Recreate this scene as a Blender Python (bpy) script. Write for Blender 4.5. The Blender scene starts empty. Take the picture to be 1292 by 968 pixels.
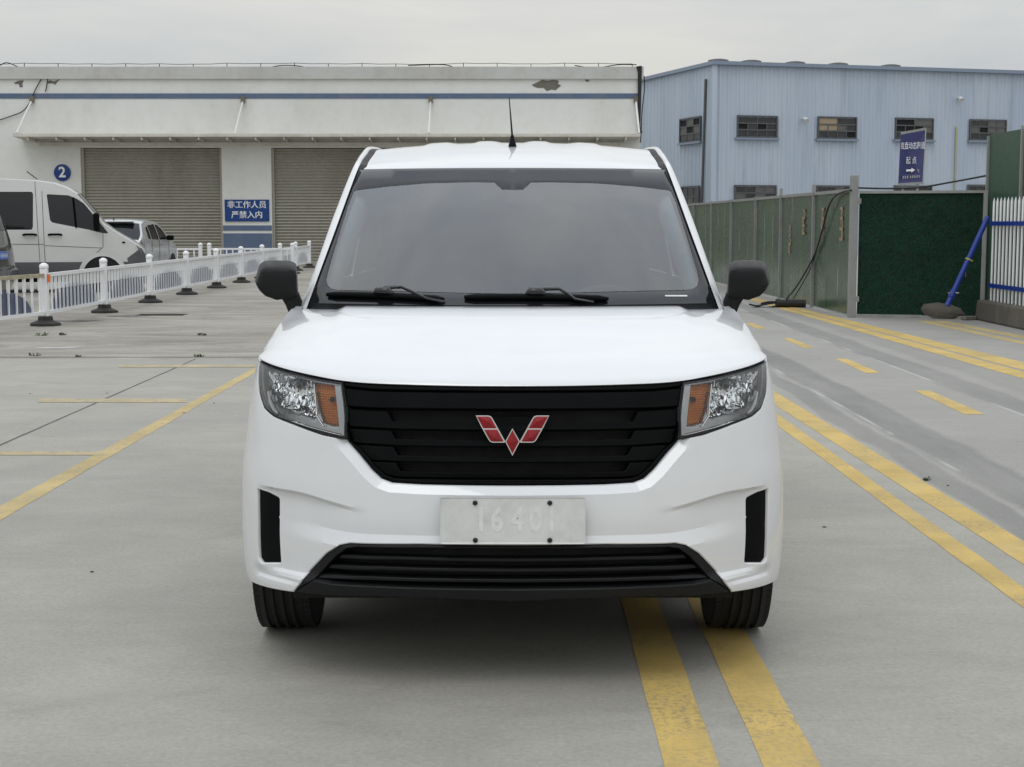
import bpy, bmesh, math, random
import numpy as np
from mathutils import Vector, Matrix
from mathutils.geometry import delaunay_2d_cdt

# ------------------------------------------------------------------ camera, sky, sun, exposure
FPX, CXP, CYP, CAMH, PITCH = 1940.0, 646.0, 484.0, 1.417, math.atan(202 / 1940.0)
scene = bpy.context.scene
cam_data = bpy.data.cameras.new("camera")
cam_data.sensor_width = 36.0
cam_data.lens = FPX / 1292 * 36.0
cam_data.clip_start = 0.1
cam_data.clip_end = 3000
cam = bpy.data.objects.new("camera", cam_data)
scene.collection.objects.link(cam)
cam.location = (0, 0, CAMH)
cam.rotation_euler = (math.pi / 2 - PITCH, 0, 0)
scene.camera = cam

SUN_EL, SUN_AZ = math.radians(62), math.radians(200)   # azimuth: 0 = +Y (away from camera), clockwise
world = bpy.data.worlds.new("World")
scene.world = world
world.use_nodes = True
wt = world.node_tree
wt.nodes.clear()
def wn(t, **k):
    n = wt.nodes.new(t)
    for a, b in k.items():
        setattr(n, a, b)
    return n
w_out = wn('ShaderNodeOutputWorld')
w_bg = wn('ShaderNodeBackground')
w_bg.inputs['Strength'].default_value = 0.1
w_sky = wn('ShaderNodeTexSky', sky_type='NISHITA')
w_sky.sun_disc = False
w_sky.sun_elevation = SUN_EL
w_sky.sun_rotation = SUN_AZ
w_tc = wn('ShaderNodeTexCoord')
w_sep = wn('ShaderNodeSeparateXYZ')
w_map = wn('ShaderNodeMapping')
w_map.inputs['Scale'].default_value = (1.3, 1.3, 5.5)
w_noi = wn('ShaderNodeTexNoise')
w_noi.inputs['Scale'].default_value = 2.6
w_noi.inputs['Detail'].default_value = 6
w_noi.inputs['Roughness'].default_value = 0.55
w_noi.inputs['Distortion'].default_value = 0.3
w_ramp = wn('ShaderNodeValToRGB')            # cloud deck tones (x10, background strength is 0.1)
w_ramp.color_ramp.elements[0].position = 0.33
w_ramp.color_ramp.elements[0].color = (0.87, 0.895, 0.92, 1)
w_ramp.color_ramp.elements[1].position = 0.68
w_ramp.color_ramp.elements[1].color = (1.12, 1.095, 1.035, 1)
w_lum = wn('ShaderNodeMapRange')             # overcast luminance: about three times brighter overhead than at the horizon
w_lum.inputs['From Min'].default_value = 0.0
w_lum.inputs['From Max'].default_value = 1.0
w_lum.inputs['To Min'].default_value = 5.5
w_lum.inputs['To Max'].default_value = 15.8
w_mul = wn('ShaderNodeVectorMath', operation='SCALE')
w_tint = wn('ShaderNodeMix', data_type='RGBA')      # thin overcast is a little bluer overhead than at the horizon
w_tint.inputs[6].default_value = (1.0, 1.0, .985, 1)
w_tint.inputs[7].default_value = (.925, .985, 1.075, 1)
w_tm = wn('ShaderNodeVectorMath', operation='MULTIPLY')
w_mix = wn('ShaderNodeMix', data_type='RGBA')
w_mix.inputs[0].default_value = 0.93
L = wt.links.new
L(w_tc.outputs['Generated'], w_sep.inputs[0])
L(w_tc.outputs['Generated'], w_map.inputs[0])
L(w_map.outputs[0], w_noi.inputs['Vector'])
L(w_noi.outputs[0], w_ramp.inputs[0])
L(w_sep.outputs['Z'], w_lum.inputs['Value'])
L(w_sep.outputs['Z'], w_tint.inputs[0])
L(w_ramp.outputs[0], w_tm.inputs[0])
L(w_tint.outputs[2], w_tm.inputs[1])
L(w_tm.outputs[0], w_mul.inputs[0])
L(w_lum.outputs[0], w_mul.inputs['Scale'])
L(w_sky.outputs[0], w_mix.inputs[6])
L(w_mul.outputs[0], w_mix.inputs[7])
L(w_mix.outputs[2], w_bg.inputs['Color'])
L(w_bg.outputs[0], w_out.inputs[0])

sun_data = bpy.data.lights.new("sun", 'SUN')
sun_data.energy = 0.5
sun_data.angle = math.radians(25)
sun_data.color = (1.0, 0.97, 0.92)
sun = bpy.data.objects.new("sun", sun_data)
scene.collection.objects.link(sun)
_sd = Vector((math.sin(SUN_AZ) * math.cos(SUN_EL), math.cos(SUN_AZ) * math.cos(SUN_EL), math.sin(SUN_EL)))
sun.rotation_euler = (-_sd).to_track_quat('-Z', 'Y').to_euler()
sun.location = (0, 0, 30)

scene.view_settings.view_transform = 'Standard'
scene.view_settings.look = 'None'
scene.view_settings.exposure = 0.0
scene.view_settings.gamma = 1.0
scene.view_settings.use_curve_mapping = False
scene.cycles.max_bounces = 10
scene.cycles.transparent_max_bounces = 12

# ------------------------------------------------------------------ helpers
C = scene.collection
rnd = random.Random(7)
CP, SP = math.cos(PITCH), math.sin(PITCH)

def ray(px, py):
    """direction of the sight line through a photo pixel (y component 1)"""
    a, b = (px - CXP) / FPX, (CYP - py) / FPX
    d = Vector((a, CP + b * SP, -SP + b * CP))
    return d / d.y
def on_y(px, py, Y):
    d = ray(px, py)
    return Vector((d.x * Y, Y, CAMH + d.z * Y))
def on_z(px, py, Z=0.0):
    d = ray(px, py)
    t = (Z - CAMH) / d.z
    return Vector((d.x * t, t, Z))

def ss(a, b, x):
    t = min(1.0, max(0.0, (x - a) / (b - a)))
    return t * t * (3 - 2 * t)
class Crv:
    """monotone cubic through points"""
    def __init__(s, pts):
        s.x = [p[0] for p in pts]; s.y = [p[1] for p in pts]
        n = len(pts)
        d = [(s.y[i + 1] - s.y[i]) / (s.x[i + 1] - s.x[i]) for i in range(n - 1)]
        m = [d[0]] + [0 if d[i - 1] * d[i] <= 0 else 2 * d[i - 1] * d[i] / (d[i - 1] + d[i]) for i in range(1, n - 1)] + [d[-1]]
        s.m = m
    def __call__(s, v):
        x = s.x
        if v <= x[0]: return s.y[0]
        if v >= x[-1]: return s.y[-1]
        i = 0
        while v > x[i + 1]: i += 1
        h = x[i + 1] - x[i]; t = (v - x[i]) / h
        return ((1 + 2 * t) * (1 - t) ** 2 * s.y[i] + t * (1 - t) ** 2 * h * s.m[i] + t * t * (3 - 2 * t) * s.y[i + 1] + t * t * (t - 1) * h * s.m[i + 1])

def sub_poly(pts, step, closed=True):
    out = []
    n = len(pts)
    for i in range(n if closed else n - 1):
        a = Vector(pts[i]); b = Vector(pts[(i + 1) % n])
        k = max(1, int(math.ceil((b - a).length / step)))
        for j in range(k):
            out.append(tuple(a.lerp(b, j / k)))
    if not closed: out.append(tuple(pts[-1]))
    return out
def round_poly(pts, r, n=4):
    """round the corners of a closed 2D polygon; r a number or one per corner"""
    out = []
    N = len(pts)
    for i in range(N):
        p = Vector(pts[i]); a = Vector(pts[i - 1]); b = Vector(pts[(i + 1) % N])
        rr = r[i] if isinstance(r, (list, tuple)) else r
        if rr <= 0:
            out.append(tuple(p)); continue
        da = (a - p); db = (b - p)
        rr = min(rr, da.length * .48, db.length * .48)
        q0 = p + da.normalized() * rr; q1 = p + db.normalized() * rr
        for k in range(n + 1):
            t = k / n
            out.append(tuple(q0 * (1 - t) ** 2 + p * 2 * t * (1 - t) + q1 * t * t))
    return out
def inpoly(p, poly):
    x, y = p; c = False
    j = len(poly) - 1
    for i in range(len(poly)):
        xi, yi = poly[i]; xj, yj = poly[j]
        if (yi > y) != (yj > y) and x < (xj - xi) * (y - yi) / (yj - yi) + xi: c = not c
        j = i
    return c

class MB:
    def __init__(s): s.v = []; s.f = []
    def add(s, v, f):
        o = len(s.v)
        s.v += [tuple(p) for p in v]; s.f += [tuple(i + o for i in q) for q in f]
        return s
    def box(s, c, d, rot=None):
        hx, hy, hz = d[0] / 2, d[1] / 2, d[2] / 2
        v = [Vector((x, y, z)) for x in (-hx, hx) for y in (-hy, hy) for z in (-hz, hz)]
        if rot is not None: v = [rot @ p for p in v]
        v = [p + Vector(c) for p in v]
        return s.add(v, [(0, 1, 3, 2), (4, 6, 7, 5), (0, 4, 5, 1), (2, 3, 7, 6), (0, 2, 6, 4), (1, 5, 7, 3)])
    def bar(s, p0, p1, w, h):
        """box from p0 to p1, w wide, h high"""
        p0, p1 = Vector(p0), Vector(p1); d = p1 - p0
        q = d.to_track_quat('Y', 'Z').to_matrix()
        return s.box((p0 + p1) / 2, (w, d.length, h), q)
    def tube(s, pts, r, n=8, cap=True):
        pts = [Vector(p) for p in pts]
        rs = r if isinstance(r, (list, tuple)) else [r] * len(pts)
        v = []; f = []
        up = None
        for i, p in enumerate(pts):
            t = (pts[min(i + 1, len(pts) - 1)] - pts[max(i - 1, 0)]).normalized()
            if up is None:
                up = Vector((0, 0, 1)) if abs(t.z) < .9 else Vector((1, 0, 0))
            a = t.cross(up).normalized(); b = a.cross(t).normalized(); up = b
            for k in range(n):
                w = 2 * math.pi * k / n
                v.append(p + (a * math.cos(w) + b * math.sin(w)) * rs[i])
        for i in range(len(pts) - 1):
            for k in range(n):
                k2 = (k + 1) % n
                f.append((i * n + k, i * n + k2, (i + 1) * n + k2, (i + 1) * n + k))
        if cap:
            f.append(tuple(range(n - 1, -1, -1))); f.append(tuple((len(pts) - 1) * n + k for k in range(n)))
        return s.add(v, f)
    def lathe(s, prof, n=24, axis='Z', c=(0, 0, 0)):
        """prof: (radius, along) pairs"""
        v = []; f = []
        for r, z in prof:
            for k in range(n):
                w = 2 * math.pi * k / n
                a, b = r * math.cos(w), r * math.sin(w)
                p = {'Z': (a, b, z), 'X': (z, a, b), 'Y': (b, z, a)}[axis]
                v.append(Vector(p) + Vector(c))
        for i in range(len(prof) - 1):
            for k in range(n):
                k2 = (k + 1) % n
                f.append((i * n + k, i * n + k2, (i + 1) * n + k2, (i + 1) * n + k))
        if prof[0][0] > 1e-5: f.append(tuple(range(n - 1, -1, -1)))
        if prof[-1][0] > 1e-5: f.append(tuple((len(prof) - 1) * n + k for k in range(n)))
        return s.add(v, f)
    def prism(s, poly, fn, d0, d1):
        """closed 2D polygon extruded from depth d0 to d1 through fn(a, b, d) -> 3D"""
        n = len(poly)
        v = [fn(a, b, d0) for a, b in poly] + [fn(a, b, d1) for a, b in poly]
        f = [tuple(range(n)), tuple(range(2 * n - 1, n - 1, -1))]
        f += [(i, n + i, n + (i + 1) % n, (i + 1) % n) for i in range(n)]
        return s.add(v, f)
    def grid(s, rows, flip=False):
        nr, nc = len(rows), len(rows[0])
        v = [p for r in rows for p in r]
        f = []
        for i in range(nr - 1):
            for j in range(nc - 1):
                q = (i * nc + j, i * nc + j + 1, (i + 1) * nc + j + 1, (i + 1) * nc + j)
                f.append(q[::-1] if flip else q)
        return s.add(v, f)
    def mesh(s, name, recalc=True):
        me = bpy.data.meshes.new(name)
        me.from_pydata(s.v, [], s.f)
        if recalc:
            bm = bmesh.new(); bm.from_mesh(me)
            bmesh.ops.remove_doubles(bm, verts=bm.verts, dist=1e-5)
            bmesh.ops.recalc_face_normals(bm, faces=bm.faces)
            bm.to_mesh(me); bm.free()
        return me

def obj(name, mb, m, parent=None, smooth=None, bevel=0, recalc=True, loc=None, rot=None):
    me = mb.mesh(name, recalc) if isinstance(mb, MB) else mb
    if isinstance(m, (list, tuple)):
        for q in m: me.materials.append(q)
    elif not me.materials: me.materials.append(m)
    if smooth is not None:
        if smooth is True:
            me.shade_smooth()
        else:
            bm = bmesh.new(); bm.from_mesh(me)
            for e in bm.edges:
                e.smooth = len(e.link_faces) == 2 and e.calc_face_angle(0) < math.radians(smooth)
            for fc in bm.faces: fc.smooth = True
            bm.to_mesh(me); bm.free()
    o = bpy.data.objects.new(name, me)
    C.objects.link(o)
    if parent is not None: o.parent = parent
    if loc is not None: o.location = loc
    if rot is not None: o.rotation_euler = rot
    if bevel:
        b = o.modifiers.new('bevel', 'BEVEL'); b.width = bevel; b.segments = 2; b.limit_method = 'ANGLE'; b.angle_limit = math.radians(40)
    return o
def share(src, name, parent=None, loc=None, rot=None, scale=None):
    o = bpy.data.objects.new(name, src.data)
    C.objects.link(o)
    for md in src.modifiers:
        b = o.modifiers.new(md.name, md.type)
        if md.type == 'BEVEL':
            b.width = md.width; b.segments = md.segments; b.limit_method = md.limit_method; b.angle_limit = md.angle_limit
    if parent is not None: o.parent = parent
    if loc is not None: o.location = loc
    if rot is not None: o.rotation_euler = rot
    if scale is not None: o.scale = scale
    return o
def tag(o, label, cat, group=None, kind=None):
    if label: o['label'] = label
    if cat: o['category'] = cat
    if group: o['group'] = group
    if kind: o['kind'] = kind
    return o
def thing(name, label, cat, loc=(0, 0, 0), rz=0, group=None):
    o = bpy.data.objects.new(name, None)
    o.empty_display_size = .2
    C.objects.link(o)
    o.location = loc; o.rotation_euler = (0, 0, rz)
    return tag(o, label, cat, group)

def text_mesh(s, size, extrude=0.0, bold=0.0, align='CENTER'):
    cu = bpy.data.curves.new('lettering', 'FONT')
    cu.body = s; cu.size = size; cu.extrude = extrude; cu.align_x = align; cu.align_y = 'CENTER'
    cu.offset = bold
    cu.resolution_u = 3
    o = bpy.data.objects.new('lettering', cu)
    C.objects.link(o)
    bpy.context.view_layer.update()
    dg = bpy.context.evaluated_depsgraph_get()
    me = bpy.data.meshes.new_from_object(o.evaluated_get(dg))
    bpy.data.objects.remove(o); bpy.data.curves.remove(cu)
    return me

# ------------------------------------------------------------------ materials
class NT:
    def __init__(s, name):
        s.m = bpy.data.materials.new(name); s.m.use_nodes = True
        s.t = s.m.node_tree; s.b = s.t.nodes['Principled BSDF']; s.out = s.t.nodes['Material Output']
    def n(s, t, **k):
        q = s.t.nodes.new(t)
        for a, b in k.items():
            setattr(q, a, b)
        return q
    def l(s, a, b): s.t.links.new(a, b)
    def coord(s, kind='Object'):
        if kind == 'World':
            return s.n('ShaderNodeNewGeometry').outputs['Position']
        return s.n('ShaderNodeTexCoord').outputs[kind]
    def noise(s, vec, scale, detail=4, rough=.55, sc=None, dist=0):
        if sc:
            mp = s.n('ShaderNodeMapping'); mp.inputs['Scale'].default_value = sc; s.l(vec, mp.inputs[0]); vec = mp.outputs[0]
        q = s.n('ShaderNodeTexNoise'); s.l(vec, q.inputs['Vector'])
        q.inputs['Scale'].default_value = scale; q.inputs['Detail'].default_value = detail; q.inputs['Roughness'].default_value = rough
        q.inputs['Distortion'].default_value = dist
        return q.outputs[0]
    def rng(s, v, a, b, c=0., d=1., smooth=False):
        q = s.n('ShaderNodeMapRange')
        if smooth: q.interpolation_type = 'SMOOTHSTEP'
        s.l(v, q.inputs[0])
        for i, x in enumerate((a, b, c, d)): q.inputs[i + 1].default_value = x
        return q.outputs[0]
    def math(s, op, a, b=None):
        q = s.n('ShaderNodeMath', operation=op)
        for i, x in enumerate((a, b)):
            if x is None: continue
            if isinstance(x, (int, float)): q.inputs[i].default_value = x
            else: s.l(x, q.inputs[i])
        return q.outputs[0]
    def mix(s, f, a, b, mode='MIX'):
        q = s.n('ShaderNodeMix', data_type='RGBA', blend_type=mode)
        if isinstance(f, (int, float)): q.inputs[0].default_value = f
        else: s.l(f, q.inputs[0])
        for i, x in ((6, a), (7, b)):
            if isinstance(x, (tuple, list)): q.inputs[i].default_value = (x[0], x[1], x[2], 1)
            else: s.l(x, q.inputs[i])
        return q.outputs[2]
    def bump(s, h, strength=.2, dist=.01):
        q = s.n('ShaderNodeBump'); q.inputs['Strength'].default_value = strength; q.inputs['Distance'].default_value = dist
        s.l(h, q.inputs['Height']); s.l(q.outputs[0], s.b.inputs['Normal'])
    def set(s, **k):
        for a, v in k.items():
            i = s.b.inputs[a.replace('_', ' ')]
            if hasattr(v, 'links') or hasattr(v, 'is_linked'): s.l(v, i)
            elif isinstance(v, (tuple, list)) and len(v) == 3: i.default_value = (v[0], v[1], v[2], 1)
            else: i.default_value = v

def plain(name, col, rough=.5, metal=0., var=.12, scale=6., spec=.5, coat=0., bump=0.):
    """simple procedural surface: base colour with a little blotchy variation"""
    t = NT(name)
    v = t.coord('Object')
    f = t.rng(t.noise(v, scale, 5, .6), .3, .7)
    c = t.mix(f, tuple(x * (1 - var) for x in col), tuple(min(1, x * (1 + var)) for x in col))
    t.set(Base_Color=c, Metallic=metal, Specular_IOR_Level=spec)
    if coat: t.set(Coat_Weight=coat, Coat_Roughness=.03)
    t.set(Roughness=t.rng(t.noise(v, scale * 3, 3), .3, .7, max(0, rough - .06), min(1, rough + .06)))
    if bump: t.bump(t.noise(v, 180, 3), bump, .002)
    return t.m

def dirty(name, col, dirt, rough=.6, amount=.5, scale=1.2, stretch=(1, 1, .25), metal=0., world=True):
    """weathered paint / plaster: vertical streaks and blotches of dirt"""
    t = NT(name)
    v = t.coord('World' if world else 'Object')
    a = t.rng(t.noise(v, scale, 7, .65, sc=stretch, dist=.4), .46, .78)
    b = t.rng(t.noise(v, scale * 9, 4, .6), .45, .8)
    f = t.math('MULTIPLY', t.math('ADD', t.math('MULTIPLY', a, .8), t.math('MULTIPLY', b, .35)), amount)
    t.set(Base_Color=t.mix(f, col, dirt), Metallic=metal, Roughness=t.rng(b, 0, 1, rough - .08, rough + .1))
    return t.m

def glass_mat(name, tint=(.62, .66, .66), boost=1.8, rough=.0):
    t = NT(name)
    t.t.nodes.remove(t.b)
    tr = t.n('ShaderNodeBsdfTransparent'); tr.inputs[0].default_value = (*tint, 1)
    gl = t.n('ShaderNodeBsdfGlossy'); gl.inputs['Roughness'].default_value = rough; gl.inputs[0].default_value = (1, 1, 1, 1)
    fr = t.n('ShaderNodeFresnel'); fr.inputs[0].default_value = 1.5
    f = t.math('MINIMUM', t.math('MULTIPLY', fr.outputs[0], boost), 1.0)
    mx = t.n('ShaderNodeMixShader')
    t.l(f, mx.inputs[0]); t.l(tr.outputs[0], mx.inputs[1]); t.l(gl.outputs[0], mx.inputs[2]); t.l(mx.outputs[0], t.out.inputs[0])
    return t.m

def car_paint(name, col, var=.015):
    t = NT(name)
    v = t.coord('Object')
    dust = t.rng(t.noise(v, 5, 6, .6), .45, .75)
    t.set(Base_Color=t.mix(t.math('MULTIPLY', dust, .10), col, (.45, .43, .40)), Coat_Weight=1.0, Coat_Roughness=.03, Roughness=.45, Specular_IOR_Level=.45)
    return t.m

M = {}
M['white_paint'] = car_paint('white_car_paint', (.665, .675, .685))
M['black_plastic'] = plain('black_plastic', (.0035, .004, .0043), .45, var=.2, scale=9, bump=.15, spec=.07)
M['grey_plastic'] = plain('charcoal_plastic', (.009, .0095, .0100), .5, var=.15, scale=8, bump=.2, spec=.2)
M['mirror_shell'] = plain('mirror_shell_plastic', (.007, .0075, .008), .42, var=.15, scale=8, bump=.15, spec=.25)
M['void'] = plain('dark_cavity', (.006, .006, .006), .8)
M['gloss_black'] = plain('gloss_black', (.008, .008, .009), .06, var=.1)
M['frit'] = plain('black_glass_border', (.008, .009, .011), .03, var=.05, spec=.52)
M['glass'] = glass_mat('windscreen_glass', (.62, .69, .73), 2.6)
M['side_glass'] = glass_mat('tinted_side_glass', (.10, .11, .12), 1.6)
M['clear_lens'] = glass_mat('clear_lens', (.93, .94, .94), 1.0)
M['chrome'] = plain('chrome', (.90, .91, .92), .06, 1.0, var=.03)
M['red'] = plain('red_enamel', (.25, .004, .009), .2, var=.25, scale=30, coat=.35, spec=.3)
M['rubber'] = plain('tyre_rubber', (.009, .009, .009), .75, var=.3, scale=20)
M['alloy'] = plain('alloy', (.5, .51, .52), .3, 1.0)
M['seat'] = plain('seat_cloth', (.05, .05, .055), .85)
M['interior'] = plain('interior_trim', (.05, .052, .056), .75)
M['interior_light'] = plain('pillar_trim', (.50, .50, .49), .8)
M['bezel'] = plain('lamp_bezel', (.38, .385, .39), .2, .75, var=.06)
M['silver_trim'] = plain('silver_trim', (.88, .88, .88), .3, 0., var=.03)
M['lamp_ring'] = plain('lamp_ring', (.13, .135, .14), .25, .6)
M['lamp_dark'] = plain('lamp_shell', (.06, .063, .067), .3)
_t = NT('amber_lens'); _t.set(Base_Color=(.62, .21, .035), Roughness=.15, Coat_Weight=.3); M['amber'] = _t.m
_t = NT('number_plate')
_v = _t.coord('Object')
_f = _t.rng(_t.noise(_v, 14, 6, .65), .42, .75)
_t.set(Base_Color=_t.mix(_f, (.665, .68, .67), (.555, .56, .54)), Roughness=.45)
M['plate'] = _t.m
M['plate_ghost'] = plain('plate_ghost_letters', (.70, .71, .695), .5, var=.10, scale=30)
# ------------------------------------------------------------------ the white van (local frame: x across, y backwards from the nose, z up)
VX, VY = 0.0023, 4.55
van = thing('minivan', 'white minivan with black grille and red winged emblem, parked astride double yellow lines', 'van', (VX, VY, 0))
PAINT = M['white_paint']

def vray(px, py):
    return Vector((-VX, -VY, CAMH)), ray(px, py)

D_, NQ, W0 = 0.50, 3.0, 0.88
Wf = Crv([(.15, .85), (.22, .872), (.30, .888), (.45, .895), (.60, .892), (.72, .878), (.85, .860), (.95, .843), (1.02, .822), (1.13, .798)])
Ff = Crv([(.15, .06), (.22, .035), (.28, .012), (.36, .0), (.50, .002), (.60, .014), (.70, .030), (.80, .048), (.90, .072), (.95, .092), (1.13, .2)])
_N = 1400
_tab = [(math.sin(p * math.pi / 2 / _N) ** (2 / NQ), D_ * (1 - math.cos(p * math.pi / 2 / _N))) for p in range(_N + 1)]
_arc = [0.]
for _i in range(1, _N + 1):
    _arc.append(_arc[-1] + math.hypot((_tab[_i][0] - _tab[_i - 1][0]) * W0, _tab[_i][1] - _tab[_i - 1][1]))
S1 = _arc[-1]
_arcn = np.array(_arc); _qn = np.array([t[0] for t in _tab]); _yn = np.array([t[1] for t in _tab])
def plan(s):
    s = abs(s)
    if s >= S1: return 1.0, D_ + (s - S1)
    return float(np.interp(s, _arcn, _qn)), float(np.interp(s, _arcn, _yn))
def s_of_q(q): return float(np.interp(q, _qn, _arcn))
def s_of_y(y): return S1 + y - D_ if y >= D_ else float(np.interp(y, _yn, _arcn))
def taper(y):  # the flanks draw in towards the tail
    return 1 - .035 * ss(3.2, 4.5, y)
def P0(s, h):
    q, yo = plan(s)
    y = yo + Ff(h) * max(0, 1 - yo / D_)
    return Vector((math.copysign(q, s) * Wf(h) * taper(yo), y, h))
def CREASE(x): return .598 - .043 * (1 - ss(.42, .70, x))
def STEP2(x): return .482 + .026 * ss(.45, .80, x)
V_IN, V_OUT = 9., 9.1                 # arc positions of the corner vent, set once it is traced
MOUTH_SEG = None                      # outline of the grille mouth, set once it is traced
def mouth_dist(s, h):
    A, AB, LL = MOUTH_SEG
    p = np.array((abs(s), h))
    t = np.clip(((p - A) * AB).sum(1) / LL, 0, 1)
    return math.sqrt((((A + AB * t[:, None]) - p) ** 2).sum(1).min())
def disp(s, h):
    """styling relief of the bumper, metres inwards"""
    q_, yo = plan(s)
    x = q_ * Wf(h)
    if yo > .45: return 0.
    s = abs(s)
    hc = CREASE(x)
    side = 1 - ss(V_IN, V_OUT, s)
    fade = 1 - ss(V_OUT - .005, V_OUT + .03, s)
    r = .022 * ss(.42, .64, x) * side * (1 - ss(hc - .012, hc, h)) * ss(.322, .345, h)
    h2 = STEP2(x)
    r -= .016 * (1 - ss(.52, .80, x)) * min(1., max(0., (h2 - h) / .045))
    r += .009 * fade * ss(.60, .72, x) * ss(.298, .308, h) * (1 - ss(.318, .345, h))
    if MOUTH_SEG is not None and h > .45:
        r += .020 * max(0., 1 - mouth_dist(s, h) / .030) * fade
    return r
def NRM(s, h):
    e = 2e-3
    a = P0(s + e, h) - P0(s - e, h); b = P0(s, h + e) - P0(s, h - e)
    return a.cross(b).normalized()
def MS(s, h, d=0.):
    return P0(s, h) - NRM(s, h) * (d + disp(s, h))
def MS_flat(s, h, d=0.):
    return P0(s, h) - NRM(s, h) * d
def cast(px, py):
    """pixel -> (s, h) on the lower body skin"""
    o, d = vray(px, py)
    def G(t):
        p = o + d * t
        q = abs(p.x) / Wf(p.z)
        if q >= .9995: return -1
        yo = float(np.interp(q, _qn, _yn))
        return p.y - (yo + Ff(p.z) * (1 - yo / D_))
    lo, hi = VY - .3, None
    t = lo; best = None
    while t < VY + .75:
        g = G(t)
        if g >= 0: hi = t; break
        lo = t; t += .004
    if hi is None:          # sight line misses the skin: clamp to the flank at y = .40
        p = o + d * (VY + .40)
        return math.copysign(s_of_y(.40), p.x), p.z
    for _ in range(30):
        m = (lo + hi) / 2
        if G(m) >= 0: hi = m
        else: lo = m
    p = o + d * hi
    return math.copysign(s_of_q(min(1, abs(p.x) / Wf(p.z))), p.x), p.z
def proj(p):
    X, Y, Z = p.x + VX, p.y + VY, p.z - CAMH
    d = Y * CP - Z * SP
    return CXP + FPX * X / d, CYP - FPX * (Y * SP + Z * CP) / d
def cast2(px, py, off=0., fn=None):
    """pixel -> (s, h) of the point of the relief skin, off metres below it, that shows there"""
    fn = fn or MS
    ax, ay = px, py
    s, h = cast(ax, ay)
    for _ in range(5):
        qx, qy = proj(fn(s, h, off))
        ax += (px - qx) * .9; ay += (py - qy) * .9
        s, h = cast(ax, ay)
    return s, h
def castL(pts, off=0., fn=None):
    """left-half pixels -> positive-s half outline"""
    out = []
    for x, y in pts:
        s, h = cast2(x, y, off, fn)
        out.append((abs(s) if x < 646.5 else 0.0, h))
    return out

def tri2d(outer, holes, step, clear, cond=None):
    """triangulate a 2D region with interior grid points; returns verts, tris"""
    pts = []; edges = []
    segs = []
    for loop in [outer] + holes:
        o = len(pts); pts += [tuple(p) for p in loop]; n = len(loop)
        edges += [(o + i, o + (i + 1) % n) for i in range(n)]
        segs += [(loop[i], loop[(i + 1) % n]) for i in range(n)]
    A = np.array([a for a, b in segs]); B = np.array([b for a, b in segs]); AB = B - A
    LL = np.maximum((AB ** 2).sum(1), 1e-12)
    xs = [p[0] for p in outer]; ys = [p[1] for p in outer]
    x0, x1, y0, y1 = min(xs), max(xs), min(ys), max(ys)
    stx, sty = step if isinstance(step, tuple) else (step, step)
    nx = max(1, int((x1 - x0) / stx)); ny = max(1, int((y1 - y0) / sty))
    for j in range(1, ny):
        yy = y0 + (y1 - y0) * j / ny
        for i in range(1, nx):
            xx = x0 + (x1 - x0) * (i + (.5 if j % 2 else 0)) / nx
            p = np.array((xx, yy))
            t = np.clip(((p - A) * AB).sum(1) / LL, 0, 1)
            dmin = (((A + AB * t[:, None]) - p) ** 2).sum(1).min()
            if dmin < clear * clear: continue
            if not inpoly((xx, yy), outer) or any(inpoly((xx, yy), h) for h in holes): continue
            pts.append((xx, yy))
    r = delaunay_2d_cdt([Vector(p) for p in pts], edges, [], 0, 1e-6)
    v = [tuple(p) for p in r[0]]
    tr = []
    for f in r[2]:
        c = (sum(v[i][0] for i in f) / len(f), sum(v[i][1] for i in f) / len(f))
        if inpoly(c, outer) and not any(inpoly(c, h) for h in holes) and (cond is None or cond(c)):
            tr.append(tuple(f))
    used = sorted({i for f in tr for i in f}); mp = {u: k for k, u in enumerate(used)}
    return [v[u] for u in used], [tuple(mp[i] for i in f) for f in tr]

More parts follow.
